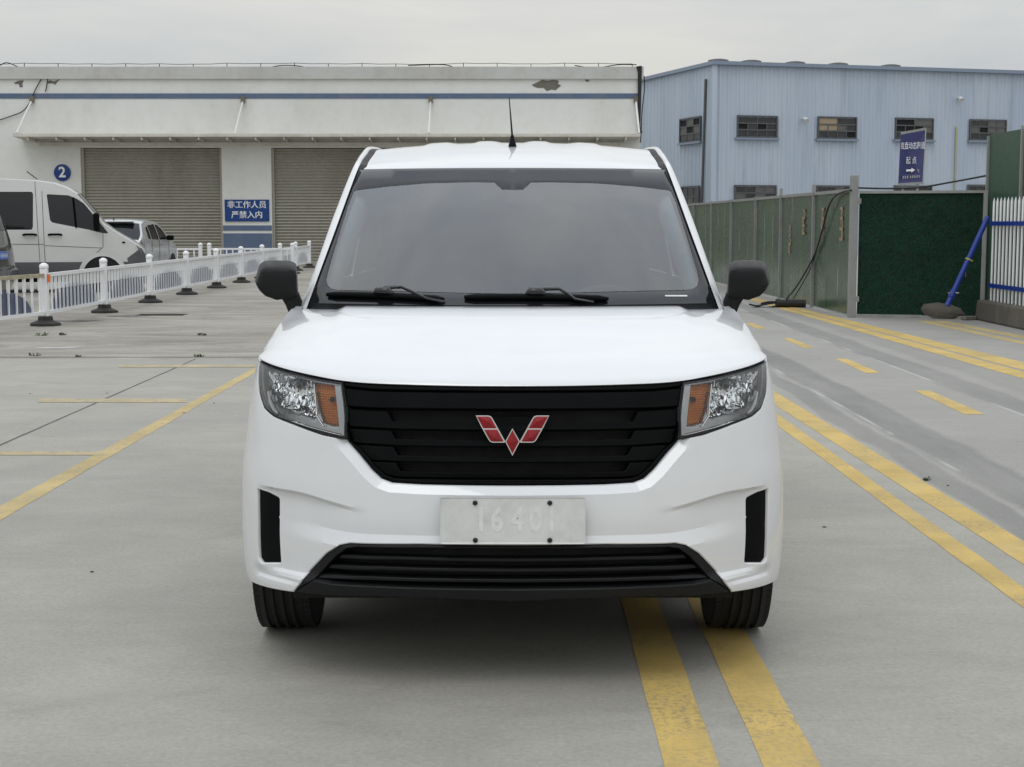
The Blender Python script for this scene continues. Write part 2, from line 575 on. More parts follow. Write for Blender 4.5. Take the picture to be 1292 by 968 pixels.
def shell(v, tr, fn, off=0., edge=.004, rim=.02, sym=True, noedge=None, back=False):
    """map a flat triangulation onto a surface, with rounded, inturned edges; sym mirrors it about s = 0"""
    cnt = {}
    for f in tr:
        for i in range(3):
            a, b = f[i], f[(i + 1) % 3]
            cnt.setdefault((min(a, b), max(a, b)), []).append(f)
    bd = []
    for (a, b), fs in cnt.items():
        if len(fs) == 1:
            if sym and abs(v[a][0]) < 1e-5 and abs(v[b][0]) < 1e-5: continue
            bd.append((a, b, fs[0]))
    inn = {}
    for a, b, f in bd:
        c = [i for i in f if i not in (a, b)][0]
        A, B, Cc = Vector(v[a]), Vector(v[b]), Vector(v[c])
        n = Vector((-(B - A).y, (B - A).x))
        if n.length < 1e-9: continue
        n.normalize()
        if n.dot(Cc - A) < 0: n = -n
        for q in (a, b): inn.setdefault(q, []).append(n)
    shift = {}
    for q, ns in inn.items():
        m = sum(ns, Vector((0, 0)))
        if m.length < 1e-6: m = ns[0].copy()
        m.normalize()
        k = 1 / max(.5, m.dot(ns[0]))
        if sym and abs(v[q][0]) < 1e-5: m = Vector((0, math.copysign(1, m.y))); k = 1
        shift[q] = m * k
    V = []; F = []
    for i, p in enumerate(v):
        if i in shift and edge > 0:
            m = shift[i]; V.append((p[0] + m.x * edge, p[1] + m.y * edge, off))
        else: V.append((p[0], p[1], off))
    F += [tuple(f) for f in tr]
    r1 = {}; r2 = {}
    for q in shift:
        m = shift[q]; p = v[q]
        r1[q] = len(V); V.append((p[0] + m.x * edge * .25, p[1] + m.y * edge * .25, off + edge * .75))
        r2[q] = len(V); V.append((p[0], p[1], off + max(rim, edge)))
    for a, b, f in bd:
        if a in r1 and b in r1:
            F.append((a, b, r1[b], r1[a])); F.append((r1[a], r1[b], r2[b], r2[a]))
    mb = MB()
    W = [fn(*p) for p in V]
    mb.add(W, F)
    if sym:
        mb.add([Vector((-p.x, p.y, p.z)) for p in W], [f[::-1] for f in F])
    return mb

def patch(name, outline, mat, parent, off=0., edge=.003, rim=.02, step=.02, holes=(), sym=True, fn=None, smooth=40, mirror_copy=False):
    fn = fn or MS
    out = sub_poly(outline, step)
    v, t = tri2d(out, [sub_poly(h, step) for h in holes], step, step * .45)
    mb = shell(v, t, fn, off, edge, rim, sym)
    return obj(name, mb, mat, parent, smooth)

# --- outlines traced on the front face (left half of the photo, then mirrored)
HOOD_EDGE_PX = [(646.9, 487.2), (600, 487), (560, 486.4), (515, 485.2), (464, 483.2), (432, 480.2), (405, 475.5), (380, 470.2), (352, 462.8), (338, 457.8), (330.5, 454)]
hood_edge = castL(HOOD_EDGE_PX)
hood_edge[0] = (0.0, hood_edge[0][1])
S_C, H_C = hood_edge[-1]
S_SEAM = s_of_y(.43)
if S_C > S_SEAM - .01:
    S_C = S_SEAM - .01
    hood_edge[-1] = (S_C, H_C)
Y_C = plan(S_C)[1]
flank_top = Crv([(Y_C, H_C), (.50, max(H_C + .012, .992)), (.62, 1.025), (.80, 1.068), (1.04, 1.108), (1.3, 1.118), (4.5, 1.118)])
top_curve = Crv(hood_edge)
def htop(s):
    return top_curve(s) if s <= S_C else flank_top(plan(s)[1])

GRILLE_PX = [(432, 480), (435, 520), (438, 556.5), (452, 572), (469, 592.5), (481, 603.6), (494.7, 608.7), (532, 611), (590, 612.2), (646.9, 612.6)]
grille_out = castL(GRILLE_PX, .020, MS_flat)
grille_out[-1] = (0.0, grille_out[-1][1])
_a = np.array(grille_out[2:-1]); _b = np.array(grille_out[3:])
MOUTH_SEG = (_a, _b - _a, np.maximum(((_b - _a) ** 2).sum(1), 1e-12))
LAMP_PX = [(327.6, 455.5), (338.6, 462.2), (369.6, 471.5), (400, 478.4), (431.5, 483), (436.5, 520), (438.4, 554.6), (406.7, 548.5), (369.6, 535), (344.8, 525), (333.6, 515), (327.4, 496), (326, 477)]
lamp_out = castL(LAMP_PX)
VENT_PX = [(326.4, 616.7), (340, 621.5), (353.8, 628.7), (355.7, 709.5), (332, 709.5), (328.4, 704), (327, 660)]
vent_out = castL(VENT_PX, .010, MS_flat)
V_IN, V_OUT = max(vent_out[2][0], vent_out[3][0]) - .01, max(p[0] for p in vent_out) + .004
vent_out = castL(VENT_PX, .006)
MOUTH_PX = [(369.7, 748.5), (380, 735), (392, 719.5), (411.5, 699), (428, 688.6), (441, 686), (530, 687.3), (646.9, 688.6)]
mouth_out = castL(MOUTH_PX)
for lst in (grille_out, mouth_out): lst[-1] = (0.0, lst[-1][1])
H_BOT = cast(646.9, 757.5)[1]

# bumper skin (everything painted ahead of the seam)
bot_px = castL([(369.7, 748), (340, 743), (318, 736)])
bottom = [(0.0, H_BOT), bot_px[0], bot_px[1], (S_SEAM, bot_px[2][1] - .004)]
arch_c, ARCH_R = (.785, .315), .35
outer = [tuple(p) for p in bottom]
# seam from sill height to flank top, bending round the wheel arch
seam = [(S_SEAM, h) for h in np.linspace(bottom[-1][1] + .02, htop(S_SEAM) - .002, 24)]
outer += seam
outer += [(s, top_curve(s)) for s in np.linspace(S_C, 0, 70)]
outer = [tuple(map(float, p)) for p in outer]
outer = sub_poly(outer, .02)
def hole_of(line, closing):
    return sub_poly(list(line) + closing, .012)
g_hole = hole_of([(grille_out[0][0] + .010, grille_out[0][1]), (grille_out[1][0] + .006, grille_out[1][1])] + grille_out[2:], [(0.0, 1.05), (grille_out[0][0] + .010, 1.05)])
l_hole = sub_poly(round_poly(lamp_out, [.004, .01, .01, .01, .004, .01, .006, .02, .02, .03, .03, .02, .02], 3), .012)
l_top = [p for p in lamp_out[:5]]
l_ext = sub_poly(lamp_out[5:] + [lamp_out[0]] + [(lamp_out[0][0] + .004, 1.06), (lamp_out[4][0] - .004, 1.06)] + [lamp_out[4]], .012)
v_hole = sub_poly(round_poly(vent_out, .008, 3), .012)
m_hole = hole_of([(bot_px[0][0] + .002, H_BOT - .06)] + mouth_out, [(0.0, H_BOT - .06)])
def cdt_with(loops, step, clear, keep, lines=()):
    pts = []; edges = []; segs = []
    for ln in lines:
        o = len(pts); pts += [tuple(p) for p in ln]; n = len(ln)
        edges += [(o + i, o + i + 1) for i in range(n - 1)]
        segs += [(ln[i], ln[i + 1]) for i in range(n - 1)]
    for loop in loops:
        o = len(pts); pts += [tuple(p) for p in loop]; n = len(loop)
        edges += [(o + i, o + (i + 1) % n) for i in range(n)]
        segs += [(loop[i], loop[(i + 1) % n]) for i in range(n)]
    A = np.array([a for a, b in segs]); B = np.array([b for a, b in segs]); AB = B - A
    LL = np.maximum((AB ** 2).sum(1), 1e-12)
    xs = [p[0] for p in loops[0]]; ys = [p[1] for p in loops[0]]
    yy = min(ys) + step / 2; j = 0
    while yy < max(ys):
        xx = min(xs) + (step / 2 if j % 2 else step)
        while xx < max(xs):
            if keep((xx, yy)):
                t = np.clip(((np.array((xx, yy)) - A) * AB).sum(1) / LL, 0, 1)
                if (((A + AB * t[:, None]) - np.array((xx, yy))) ** 2).sum(1).min() > clear * clear: pts.append((xx, yy))
            xx += step
        yy += step * .87; j += 1
    r = delaunay_2d_cdt([Vector(p) for p in pts], edges, [], 0, 1e-6)
    v = [tuple(p) for p in r[0]]
    tr = [tuple(f) for f in r[2] if keep((sum(v[i][0] for i in f) / 3, sum(v[i][1] for i in f) / 3))]
    used = sorted({i for f in tr for i in f}); mp = {u: k for k, u in enumerate(used)}
    return [v[u] for u in used], [tuple(mp[i] for i in f) for f in tr]
holes_all = [g_hole, l_ext, v_hole, m_hole]
def keep_b(c):
    return inpoly(c, outer) and not any(inpoly(c, h) for h in holes_all)
crease_lines = []
S_X = lambda x: s_of_q(x / .893)
for fh, off_, sa_, sb_ in ((CREASE, 0, S_X(.43), V_OUT), (CREASE, -.012, S_X(.43), V_OUT), (CREASE, -.006, S_X(.43), V_OUT), (STEP2, 0, .0, S_X(.78)), (STEP2, -.045, .0, S_X(.60))):
    crease_lines.append([(s, fh(plan(s)[0] * Wf(.57 if fh is CREASE else .49)) + off_) for s in map(float, np.arange(sa_, sb_, .011))])
# foot of the bright chamfer round the grille mouth
off_l = []
gl_ = sub_poly(grille_out[2:], .012, False)
for i in range(1, len(gl_) - 1):
    tn = (Vector(gl_[i + 1]) - Vector(gl_[i - 1])).normalized(); nn = Vector((tn.y, -tn.x))
    if nn.y > 0: nn = -nn
    c_ = Vector(gl_[i]) + nn * .030
    if c_.x > .004 and mouth_dist(c_.x, c_.y) > .0285: off_l.append((c_.x, c_.y))
off_l.append((0.0, grille_out[-1][1] - .030))
crease_lines.append(off_l)
v2, t2 = cdt_with([outer] + holes_all, .0115, .0055, keep_b, crease_lines)
obj('front_bumper', shell(v2, t2, MS, 0, .0045, .03), PAINT, van, 16)

# flank panels: fender, front door, sliding door, rear quarter
REAR_Y = 4.45
rear_c = (3.56, .315)
def arch_loop(c, r):
    return [(s_of_y(c[0]) + r * math.cos(a), c[1] + r * math.sin(a)) for a in np.linspace(0, 2 * math.pi, 48, endpoint=False)]
ARCH = [arch_loop(arch_c, ARCH_R), arch_loop(rear_c, ARCH_R)]
for nm, ya, yb in (('fender', .43, 1.12), ('front_door', 1.12, 2.12), ('sliding_door', 2.12, 3.12), ('rear_quarter', 3.12, REAR_Y)):
    sa, sb = s_of_y(ya), s_of_y(yb)
    loop = sub_poly([(sa, .25), (sb, .25)] + [(s, htop(s)) for s in np.linspace(sb, sa, 14)], .03)
    keep = lambda c, L_=loop: inpoly(c, L_) and not any(inpoly(c, a) for a in ARCH)
    vv, tt = cdt_with([loop] + ARCH, .03, .014, keep)
    for sg in (1, -1):
        po = obj(nm, shell(vv, tt, (lambda s, h, d, g=sg: (lambda p: Vector((p.x * g, p.y, p.z)))(MS(s, h, d))), 0, .003, .025, False), PAINT, van, 50)
        if 'door' in nm:
            y = 1.98 if nm == 'front_door' else 2.24
            xw = P0(s_of_y(y), .93).x - .012
            obj('door_handle', MB().tube([(sg * xw, y - .09, .93), (sg * (xw + .04), y - .05, .935), (sg * (xw + .04), y + .05, .935), (sg * xw, y + .09, .93)], .012, 8), M['black_plastic'], po, 50)

# bonnet: patch spanning the front edge, the flank tops and the scuttle
NU, NV = 96, 60
Y_COWL = 1.04
left_pts = [MS_flat(s_of_y(y), flank_top(y)) for y in np.linspace(Y_C, Y_COWL, 60)]
arcs = [0.]
for i in range(1, 60): arcs.append(arcs[-1] + (left_pts[i] - left_pts[i - 1]).length)
def side(v):
    t = v * arcs[-1]
    i = min(58, max(0, int(np.searchsorted(arcs, t)) - 1))
    return left_pts[i].lerp(left_pts[i + 1], (t - arcs[i]) / (arcs[i + 1] - arcs[i]))
def nose(u):
    s = abs(u) * S_C
    p = MS_flat(s, top_curve(s))
    return Vector((math.copysign(p.x, u), p.y, p.z))
E1 = side(1.0)
def scuttle(u):
    return Vector((u * E1.x, .90 + (E1.y - .90) * u * u, 1.112 + (E1.z - 1.112) * u * u))
bump_v = Crv([(0, 0), (.012, .010), (.04, .021), (.11, .039), (.16, .046), (.25, .050), (.4, .050), (.7, .034), (.9, .012), (1, 0)])
rows = []
for j in range(NV + 1):
    v = j / NV; v = v * v * .55 + v * .45
    r = []
    for i in range(-NU, NU + 1):
        u = i / NU; u = math.copysign(1 - (1 - abs(u)) ** 1.35, u)
        A = nose(u); B = scuttle(u); Lp = side(v); Rp = Vector((-Lp.x, Lp.y, Lp.z))
        Lp, Rp = Rp, Lp
        k = (u + 1) / 2
        c00 = nose(-1); c10 = nose(1); c01 = scuttle(-1); c11 = scuttle(1)
        p = A * (1 - v) + B * v + Lp * (1 - k) + Rp * k - (c00 * (1 - v) * (1 - k) + c10 * (1 - v) * k + c01 * v * (1 - k) + c11 * v * k)
        lat = 1 - abs(u) ** 5
        p.z += bump_v(v) * lat + .016 * math.sin(math.pi * min(1, v * 1.02)) * (1 - abs(u) ** 9) * ss(0, .12, v)
        # raised centre field with shallow creases towards the scuttle corners
        au = abs(u)
        p.z += .013 * (1 - ss(.735, .79, au + .16 * (1 - v))) * ss(.30, .85, v) * (1 - ss(.93, 1., v))
        r.append(p)
    rows.append(r)
hm = MB().grid(rows)
first = [Vector(p) for p in rows[0]]
hm.grid([[p + Vector((0, .012, -.004)) for p in first], first])          # rolled lip under the leading edge
obj('bonnet', hm, PAINT, van, 50)

# dark boxes added to block light behind the openings and under the floor
ib = MB()
ib.box((0, .36, .58), (1.30, .02, .70))
ib.box((0, 2.35, .265), (1.08, 3.9, .14)); ib.box((0, 2.17, .235), (1.62, 1.95, .14)); ib.box((0, .335, .30), (1.40, .16, .14)); ib.box((0, 4.18, .25), (1.5, .45, .12))
ib.box((0, .58, .93), (1.28, .42, .02))
obj('light_block', ib, M['void'], van)
for cy in (arch_c[0], rear_c[0]):
    for sx in (-1, 1):
        n = 20; wl = MB()
        ring = [(cy + (ARCH_R + .03) * math.cos(a), arch_c[1] + (ARCH_R + .03) * math.sin(a)) for a in np.linspace(.02, math.pi - .02, n)]
        wl.grid([[Vector((sx * x, y, z)) for y, z in ring] for x in (.56, .86)])
        wl.add([(sx * .56, y, z) for y, z in ring], [tuple(range(n))])
        obj('wheel_arch_liner', wl, M['void'], van)

# --- upper grille
grille = patch('grille', sub_poly(grille_out + [(0.0, htop(0) - .001)] + [(s, top_curve(s) - .001) for s in np.linspace(0, grille_out[0][0], 20)][1:], .02), M['void'], van, off=.075, edge=0.001, rim=.078, step=.03)
def poly_off(line, d):
    """shift a polyline of (s, h) towards the inside of the grille mouth"""
    c = Vector((0.12, .77))
    out = []
    for p in line:
        q = Vector(p); w = (c - q)
        out.append((q.x + math.copysign(min(abs(w.x), d), w.x), q.y + math.copysign(min(abs(w.y), d), w.y) if abs(w.y) > .03 else q.y))
    return out
inner = poly_off(grille_out, .011); inner[-1] = (0.0, grille_out[-1][1] + .011)
frame_loop = grille_out + inner[::-1]
patch('grille_frame', frame_loop, M['black_plastic'], grille, off=.010, edge=.003, rim=.05, step=.012)
def gp(pts, nm, off, mat, rim=.035):
    o = castL(pts, off)
    return patch(nm, o, mat, grille, off=off, edge=.003, rim=rim + off, step=.018)
gp([(434, 489), (470, 493), (560, 494.6), (646.9, 495), (646.9, 516.5), (560, 516), (470, 514.6), (437, 512.6)], 'upper_band', .012, M['black_plastic'])
gp([(433.5, 481.8), (470, 485), (560, 487.6), (646.9, 488.2), (646.9, 493.2), (560, 492.8), (470, 491), (434, 487)], 'upper_lip', .006, M['black_plastic'])
SL = [  # traced slats: the block at the end and the blade that runs across
    [(438, 515.5), (489, 519), (495, 531.5), (560, 533), (646.9, 533.6), (646.9, 543.2), (560, 542.8), (495, 541.4), (440, 538)],
    [(440.5, 540.6), (493, 543.2), (498.5, 553.6), (560, 555), (646.9, 555.6), (646.9, 564.2), (560, 563.8), (498, 562.4), (446, 558.5)],
    [(448.5, 561), (496, 563.8), (502, 574.4), (560, 576), (646.9, 576.6), (646.9, 584.2), (560, 583.6), (502, 582.4), (463, 580)],
    [(465.5, 582.2), (499, 583.8), (505, 594.4), (560, 596), (646.9, 596.6), (646.9, 603.4), (560, 603), (505, 602), (482, 599.5)]]
for q in SL: gp(q, 'slat', .016, M['black_plastic'], .03)
gp([(484, 601.4), (505, 604), (560, 605), (646.9, 605.4), (646.9, 610), (560, 609.4), (505, 607.8), (489, 605)], 'lower_band', .012, M['black_plastic'])
# radiator core behind the blades
rc = MB()
for i in range(26):
    rc.box((-.46 + i * .0368, .20, .72), (.006, .012, .30))
rc.box((0, .215, .64), (1.0, .02, .012)); rc.box((0, .215, .76), (1.0, .02, .012))
obj('radiator', rc, M['grey_plastic'], grille)

# --- emblem
def epx(x, y): return (590 + x / 11.235, 510 + y / 11.235)
def emblem_pt(px, py, d):
    o, dr = vray(px, py)
    p = o + dr * (VY + .036)
    return Vector((p.x, p.y + d, p.z))
WING = [(115, 160), (290, 160), (330, 172), (352, 200), (440, 358), (533, 527), (527, 547), (352, 547), (318, 532), (298, 508), (200, 335)]
RED_A = [(132, 176), (285, 176), (322, 188), (340, 212), (412, 342), (222, 342)]
RED_B = [(234, 362), (420, 362), (508, 522), (500, 532), (356, 532), (326, 520), (308, 496)]
DIA = [(635, 343), (742, 530), (635, 733), (532, 530)]
DIA_R = [(635, 366), (726, 530), (635, 706), (548, 530)]
emb = MB()
red = MB()
def pfn(a, b, d): return emblem_pt(*epx(a, b), d)
emb.prism(DIA, pfn, 0.0, .03)
emblem = obj('emblem', emb, M['chrome'], van)
for poly in (WING, [(2 * 636.5 - x, y) for x, y in WING]):
    obj('wing', MB().prism(poly, pfn, 0.0005, .03), M['chrome'], emblem)
for poly in (RED_A, RED_B, [(2 * 636.5 - x, y) for x, y in RED_A], [(2 * 636.5 - x, y) for x, y in RED_B], DIA_R):
    # domed enamel: centre proud of the rim
    cx = sum(p[0] for p in poly) / len(poly); cy = sum(p[1] for p in poly) / len(poly)
    n = len(poly); red = MB()
    v = [pfn(a, b, -.0012) for a, b in poly] + [pfn(cx, cy, -.006)] + [pfn(a, b, .006) for a, b in poly]
    red.add(v, [(i, (i + 1) % n, n) for i in range(n)] + [(i, n + 1 + i, n + 1 + (i + 1) % n, (i + 1) % n) for i in range(n)])
    obj('enamel', red, M['red'], emblem)
eb = MB()
eb.prism([(240, 200), (1030, 200), (700, 640), (580, 640)], pfn, .03, .05)
obj('emblem_base', eb, M['black_plastic'], emblem)

# --- headlamps
def MY(s, h, d=0.):
    """inside the lamps depth runs straight back"""
    p = P0(s, h)
    return Vector((p.x - math.copysign(.25 * d, p.x), p.y + d, p.z))
def lz(x, y): return (320 + x / 8.07, 445 + y / 8.07)
def both(builder):
    for sg in (1, -1): builder(sg)
def sided(fn, sg):
    return lambda s, h, d: (lambda p: Vector((p.x * sg, p.y, p.z)))(fn(s, h, d))
def lamp(sg):
    fn = sided(MY, sg)
    root = patch('headlight', lamp_out, M['lamp_dark'], van, off=.085, edge=.001, rim=.012, step=.02, sym=False, fn=fn)
    # side walls of the shell
    mb = MB()
    lp = sub_poly(lamp_out, .012)
    n = len(lp)
    mb.add([fn(s, h, .004) for s, h in lp] + [fn(s, h, .086) for s, h in lp], [(i, (i + 1) % n, n + (i + 1) % n, n + i) for i in range(n)])
    obj('lamp_wall', mb, M['lamp_dark'], root, 40)
    # lens
    v, t = tri2d(sub_poly(lamp_out, .015), [], .015, .007)
    mb = MB().add([sided(MS_flat, sg)(s, h, .001) for s, h in v], t)
    obj('lens', mb, M['clear_lens'], root, True)
    def loc(pts, off=.0): return castL([lz(*p) for p in pts], off, MY)
    # black gasket along the lens edge
    cen = Vector((sum(p[0] for p in lamp_out) / len(lamp_out), sum(p[1] for p in lamp_out) / len(lamp_out)))
    def shrink(line, d):
        out = []
        N = len(line)
        for i in range(N):
            a, b, c = Vector(line[i - 1]), Vector(line[i]), Vector(line[(i + 1) % N])
            tn = (c - a).normalized(); nn = Vector((-tn.y, tn.x))
            if nn.dot(cen - b) < 0: nn = -nn
            out.append(tuple(b + nn * d))
        return out
    in1 = shrink(lp, .0042)
    mb = MB().add([sided(MS_flat, sg)(s, h, -.0005) for s, h in lp] + [sided(MS_flat, sg)(s, h, -.001) for s, h in in1], [(i, (i + 1) % n, n + (i + 1) % n, n + i) for i in range(n)])
    obj('gasket', mb, M['gloss_black'], root, True)
    # grey bezel between gasket and reflector
    refl = loc([(150, 185), (400, 240), (612, 298), (628, 480), (640, 668), (520, 640), (400, 605), (300, 570), (215, 510), (165, 420)], .015)
    turn = loc([(640, 300), (740, 318), (842, 332), (866, 560), (884, 742), (800, 728), (735, 705), (690, 560), (668, 420)], .03)
    bz = shrink(lp, .005)
    vv, tt = cdt_with([bz, sub_poly(refl, .01), sub_poly(turn, .01)], .016, .006, lambda c: inpoly(c, bz) and not inpoly(c, refl) and not inpoly(c, turn))
    obj('bezel', shell(vv, tt, fn, .014, .002, .05, False), M['bezel'], root, 40)
    # chrome sweep round the outer lower corner
    sw = loc([(132, 395), (152, 390), (172, 480), (205, 555), (246, 612), (238, 632), (190, 590), (150, 510)], .006)
    patch('chrome_strip', sw, M['silver_trim'], root, off=.006, edge=.003, rim=.02, step=.01, sym=False, fn=fn)
    sw = loc([(250, 640), (400, 690), (560, 745), (720, 790), (890, 832), (890, 850), (720, 808), (560, 765), (400, 712), (250, 660)], .006)
    patch('chrome_strip', sw, M['chrome'], root, off=.006, edge=.002, rim=.02, step=.01, sym=False, fn=fn)
    sw = loc([(606, 300), (622, 300), (640, 480), (652, 640), (720, 745), (700, 752), (636, 655), (622, 480)], .006)
    patch('chrome_strip', sw, M['chrome'], root, off=.006, edge=.002, rim=.04, step=.01, sym=False, fn=fn)
    # faceted reflector bowl
    c1 = Vector(loc([(490, 440)], .05)[0]); c2 = Vector(loc([(265, 330)], .05)[0])
    rr = random.Random(3)
    v, t = tri2d(sub_poly(refl, .012), [], .0055, .0025)
    jit = {}
    V = []
    for s, h in v:
        d1 = (Vector((s, h)) - c1).length; d2 = (Vector((s, h)) - c2).length
        base = .070 - min(.052, 9.0 * d1 * d1, 11.0 * d2 * d2)
        fx = math.floor((s - c1.x) / .013); fy = math.floor((h - c1.y) / .028)
        k = jit.setdefault((fx, fy), (rr.uniform(-.25, .25), rr.uniform(-.2, .2)))
        ls = (s - c1.x) / .013 - fx - .5; lh = (h - c1.y) / .028 - fy - .5
        V.append(fn(s, h, base + k[0] * ls * .022 + k[1] * lh * .040 + .004 * ls * ls))
    obj('reflector', MB().add(V, t), M['chrome'], root, 25)
    # bulbs with their shades
    def socket(nm, at, r, dep, mat, ln):
        s, h = loc([at], .05)[0]
        p0 = fn(s, h, dep); q = fn(s, h, dep - ln)
        dr = Vector((0, -1, 0))
        mb = MB().tube([p0, p0 + dr * ln * .7, p0 + dr * ln], [r, r, r * .8], 14)
        return obj(nm, mb, mat, root, 40), p0 + dr * ln
    o_, tip = socket('bulb_shade', (455, 335), .0135, .075, M['lamp_ring'], .042)
    obj('bulb', MB().tube([tip, tip + Vector((0, -.004, 0))], [.0062, .005], 12), M['gloss_black'], root)
    o_, tip = socket('bulb_ring', (492, 455), .0085, .075, M['chrome'], .038)
    obj('bulb', MB().tube([tip, tip + Vector((0, -.002, 0))], [.0058, .005], 12), M['gloss_black'], root)
    for k in range(4):
        s, h = loc([(480 + k * 38, 545 + k * 12)], .05)[0]
        a = fn(s, h, .05)
        obj('fin', MB().box(a, (.003, .02, .010)), M['lamp_dark'], root)
    # amber indicator: ribbed block
    v, t = tri2d(sub_poly(turn, .006), [], (.0022, .0016), .0009)
    V = []
    for s, h in v:
        ph = h / .0072; pw = s / .0070; tc_ = Vector(turn[5])
        V.append(fn(s, h, .030 + .0042 * abs(math.sin(math.pi * ph)) + .0020 * math.sin(2 * math.pi * pw)))
    turn_o = obj('turn_signal', MB().add(V, t), M['amber'], root, True)
    s, h = loc([(790, 470)], .03)[0]
    a = fn(s, h, .05)
    obj('bulb_socket', MB().tube([a, a + Vector((0, -.045, 0))], [.0085, .0075], 14), M['gloss_black'], root, 40)
both(lamp)

# --- lower mouth, skirt and corner vents
mouth_loop = sub_poly([(bot_px[0][0], bot_px[0][1])] + mouth_out[1:] + [(0.0, H_BOT)], .02)
lower = patch('lower_grille', mouth_loop, M['void'], van, off=.07, edge=.001, rim=.075, step=.03)
IN_PX = [(396.5, 731), (410, 717), (424, 702), (437, 692.6), (450, 690.6), (540, 691.8), (646.9, 692.6), (646.9, 743.6), (560, 742.6), (480, 740), (417, 736.5)]
inl = castL(IN_PX, .004)
ol = [(bot_px[0][0], bot_px[0][1] + .001)] + mouth_out[1:] + [(0.0, H_BOT)]
surround = ol[:8] + inl[:7][::-1]                   # upper edge and flank of the mouth
patch('mouth_frame', [ol[0]] + ol[1:8] + [inl[6], inl[5], inl[4], inl[3], inl[2], inl[1], inl[0]], M['grey_plastic'], lower, off=.004, edge=.003, rim=.05, step=.014)
patch('skirt', [ol[0], inl[0]] + inl[10:6:-1] + [(0.0, H_BOT), castL([(560, 756.5)])[0], castL([(470, 753.5)])[0]], M['grey_plastic'], lower, off=.004, edge=.004, rim=.05, step=.014)
for pts in ([(431, 699.4), (500, 702.5), (560, 704), (646.9, 705), (646.9, 709.6), (560, 708.6), (500, 707), (426, 704.4)],
            [(418, 712), (480, 714.8), (560, 717), (646.9, 718), (646.9, 722.8), (560, 721.8), (480, 719.8), (412, 717.2)],
            [(405, 723.4), (470, 727.5), (560, 730.2), (646.9, 731.2), (646.9, 736), (560, 735), (470, 732.8), (400, 729.4)]):
    o = castL(pts, .014)
    patch('slat', o, M['grey_plastic'], lower, off=.014, edge=.003, rim=.045, step=.018)
for sg in (1, -1):
    vt = patch('corner_vent', vent_out, M['black_plastic'], van, off=.009, edge=.003, rim=.03, step=.012, sym=False, fn=sided(MS, sg))

# --- number plate on its mount
PY = -.022
def ppt(px, py, d=0.):
    o, dr = vray(px, py); p = o + dr * (VY + PY)
    return Vector((p.x, p.y + d, p.z))
pc = [ppt(555, 627.6), ppt(738.8, 627.6), ppt(738.8, 686.2), ppt(555, 686.2)]
x0, x1 = pc[0].x, pc[1].x; z1, z0 = pc[0].z, pc[3].z
def pfl(a, b, d): return Vector((a, PY + d, b))
pm = MB().prism(round_poly([(x0, z0), (x1, z0), (x1, z1), (x0, z1)], .006), pfl, 0, .003)
plate = obj('number_plate', pm, M['plate'], van, bevel=.001)
rimm = MB()
rl = round_poly([(x0, z0), (x1, z0), (x1, z1), (x0, z1)], .006); ri = round_poly([(x0 + .004, z0 + .004), (x1 - .004, z0 + .004), (x1 - .004, z1 - .004), (x0 + .004, z1 - .004)], .004)
n = len(rl)
rimm.add([pfl(a, b, -.0025) for a, b in rl] + [pfl(a, b, -.0003) for a, b in ri], [(i, (i + 1) % n, n + (i + 1) % n, n + i) for i in range(n)])
obj('plate_rim', rimm, M['plate'], plate, 60)
pb = MB().box(((x0 + x1) / 2, PY + .018, (z0 + z1) / 2 + .004), (.40, .028, .11))
obj('plate_mount', pb, M['grey_plastic'], plate)
for px, py in ((599.5, 634.5), (693.7, 634.5), (599.8, 681.5), (693.7, 681.5)):
    p = ppt(px, py)
    obj('plate_bolt', MB().lathe([(.0072, 0), (.0078, -.003), (.005, -.006), (.003, -.0062)], 12, 'Y', p), M['gloss_black'], plate, 40)
for ch, px in (('I', 607), ('6', 627), ('4', 653), ('0', 676), ('I', 696)):
    me = text_mesh(ch, .100, .0003, .0035)
    p = ppt(px, 657, -.0006)
    o = obj('ghost_letter', me, M['plate_ghost'], plate, loc=p, rot=(math.pi / 2, 0, 0))
    o.scale = (.78, 1, 1)
# --- windscreen surface
ws0 = Crv([(1.02, .85), (1.12, .955), (1.30, 1.155), (1.48, 1.375), (1.64, 1.60), (1.75, 1.76)])
def ws_y(x, h): return ws0(h) + .17 * (x / .75) ** 2
def castW(px, py):
    o, d = vray(px, py)
    lo, hi = VY + .6, VY + 2.4
    for _ in range(50):
        m = (lo + hi) / 2; p = o + d * m
        if p.y - ws_y(p.x, p.z) >= 0: hi = m
        else: lo = m
    p = o + d * hi
    return (p.x, p.z)
def MW(x, h, d=0.):
    e = 2e-3
    p = Vector((x, ws_y(x, h), h))
    a = Vector((2 * e, ws_y(x + e, h) - ws_y(x - e, h), 0)); b = Vector((0, ws_y(x, h + e) - ws_y(x, h - e), 2 * e))
    return p - a.cross(b).normalized() * d
def castWL(pts): return [(-castW(x, y)[0], castW(x, y)[1]) for x, y in pts]
SCREEN = [(646.9, 211.5), (560, 211.8), (500, 212.6), (453.5, 214), (442, 245), (425.5, 291), (408, 338), (391, 384), (386, 398), (500, 399), (646.9, 399)]
CLEAR = [(646.9, 240), (634, 239.6), (629, 235.5), (624, 230.6), (600, 230.2), (540, 231.6), (490, 235.6), (450, 240.6), (446.5, 242.5), (440, 258), (425, 306), (414, 343), (411.6, 354), (413.5, 361), (419, 364.6), (428, 366), (500, 367.4), (580, 369.5), (646.9, 370.5)]
sc_o = castWL(SCREEN); cl_o = castWL(CLEAR)
for lst in (sc_o, cl_o): lst[0] = (0., lst[0][1]); lst[-1] = (0., lst[-1][1])
scb = sub_poly(sc_o, .03); clb = sub_poly(cl_o, .02)
v, t = tri2d(clb, [], .05, .02)
Wv = [MW(*p) for p in v]
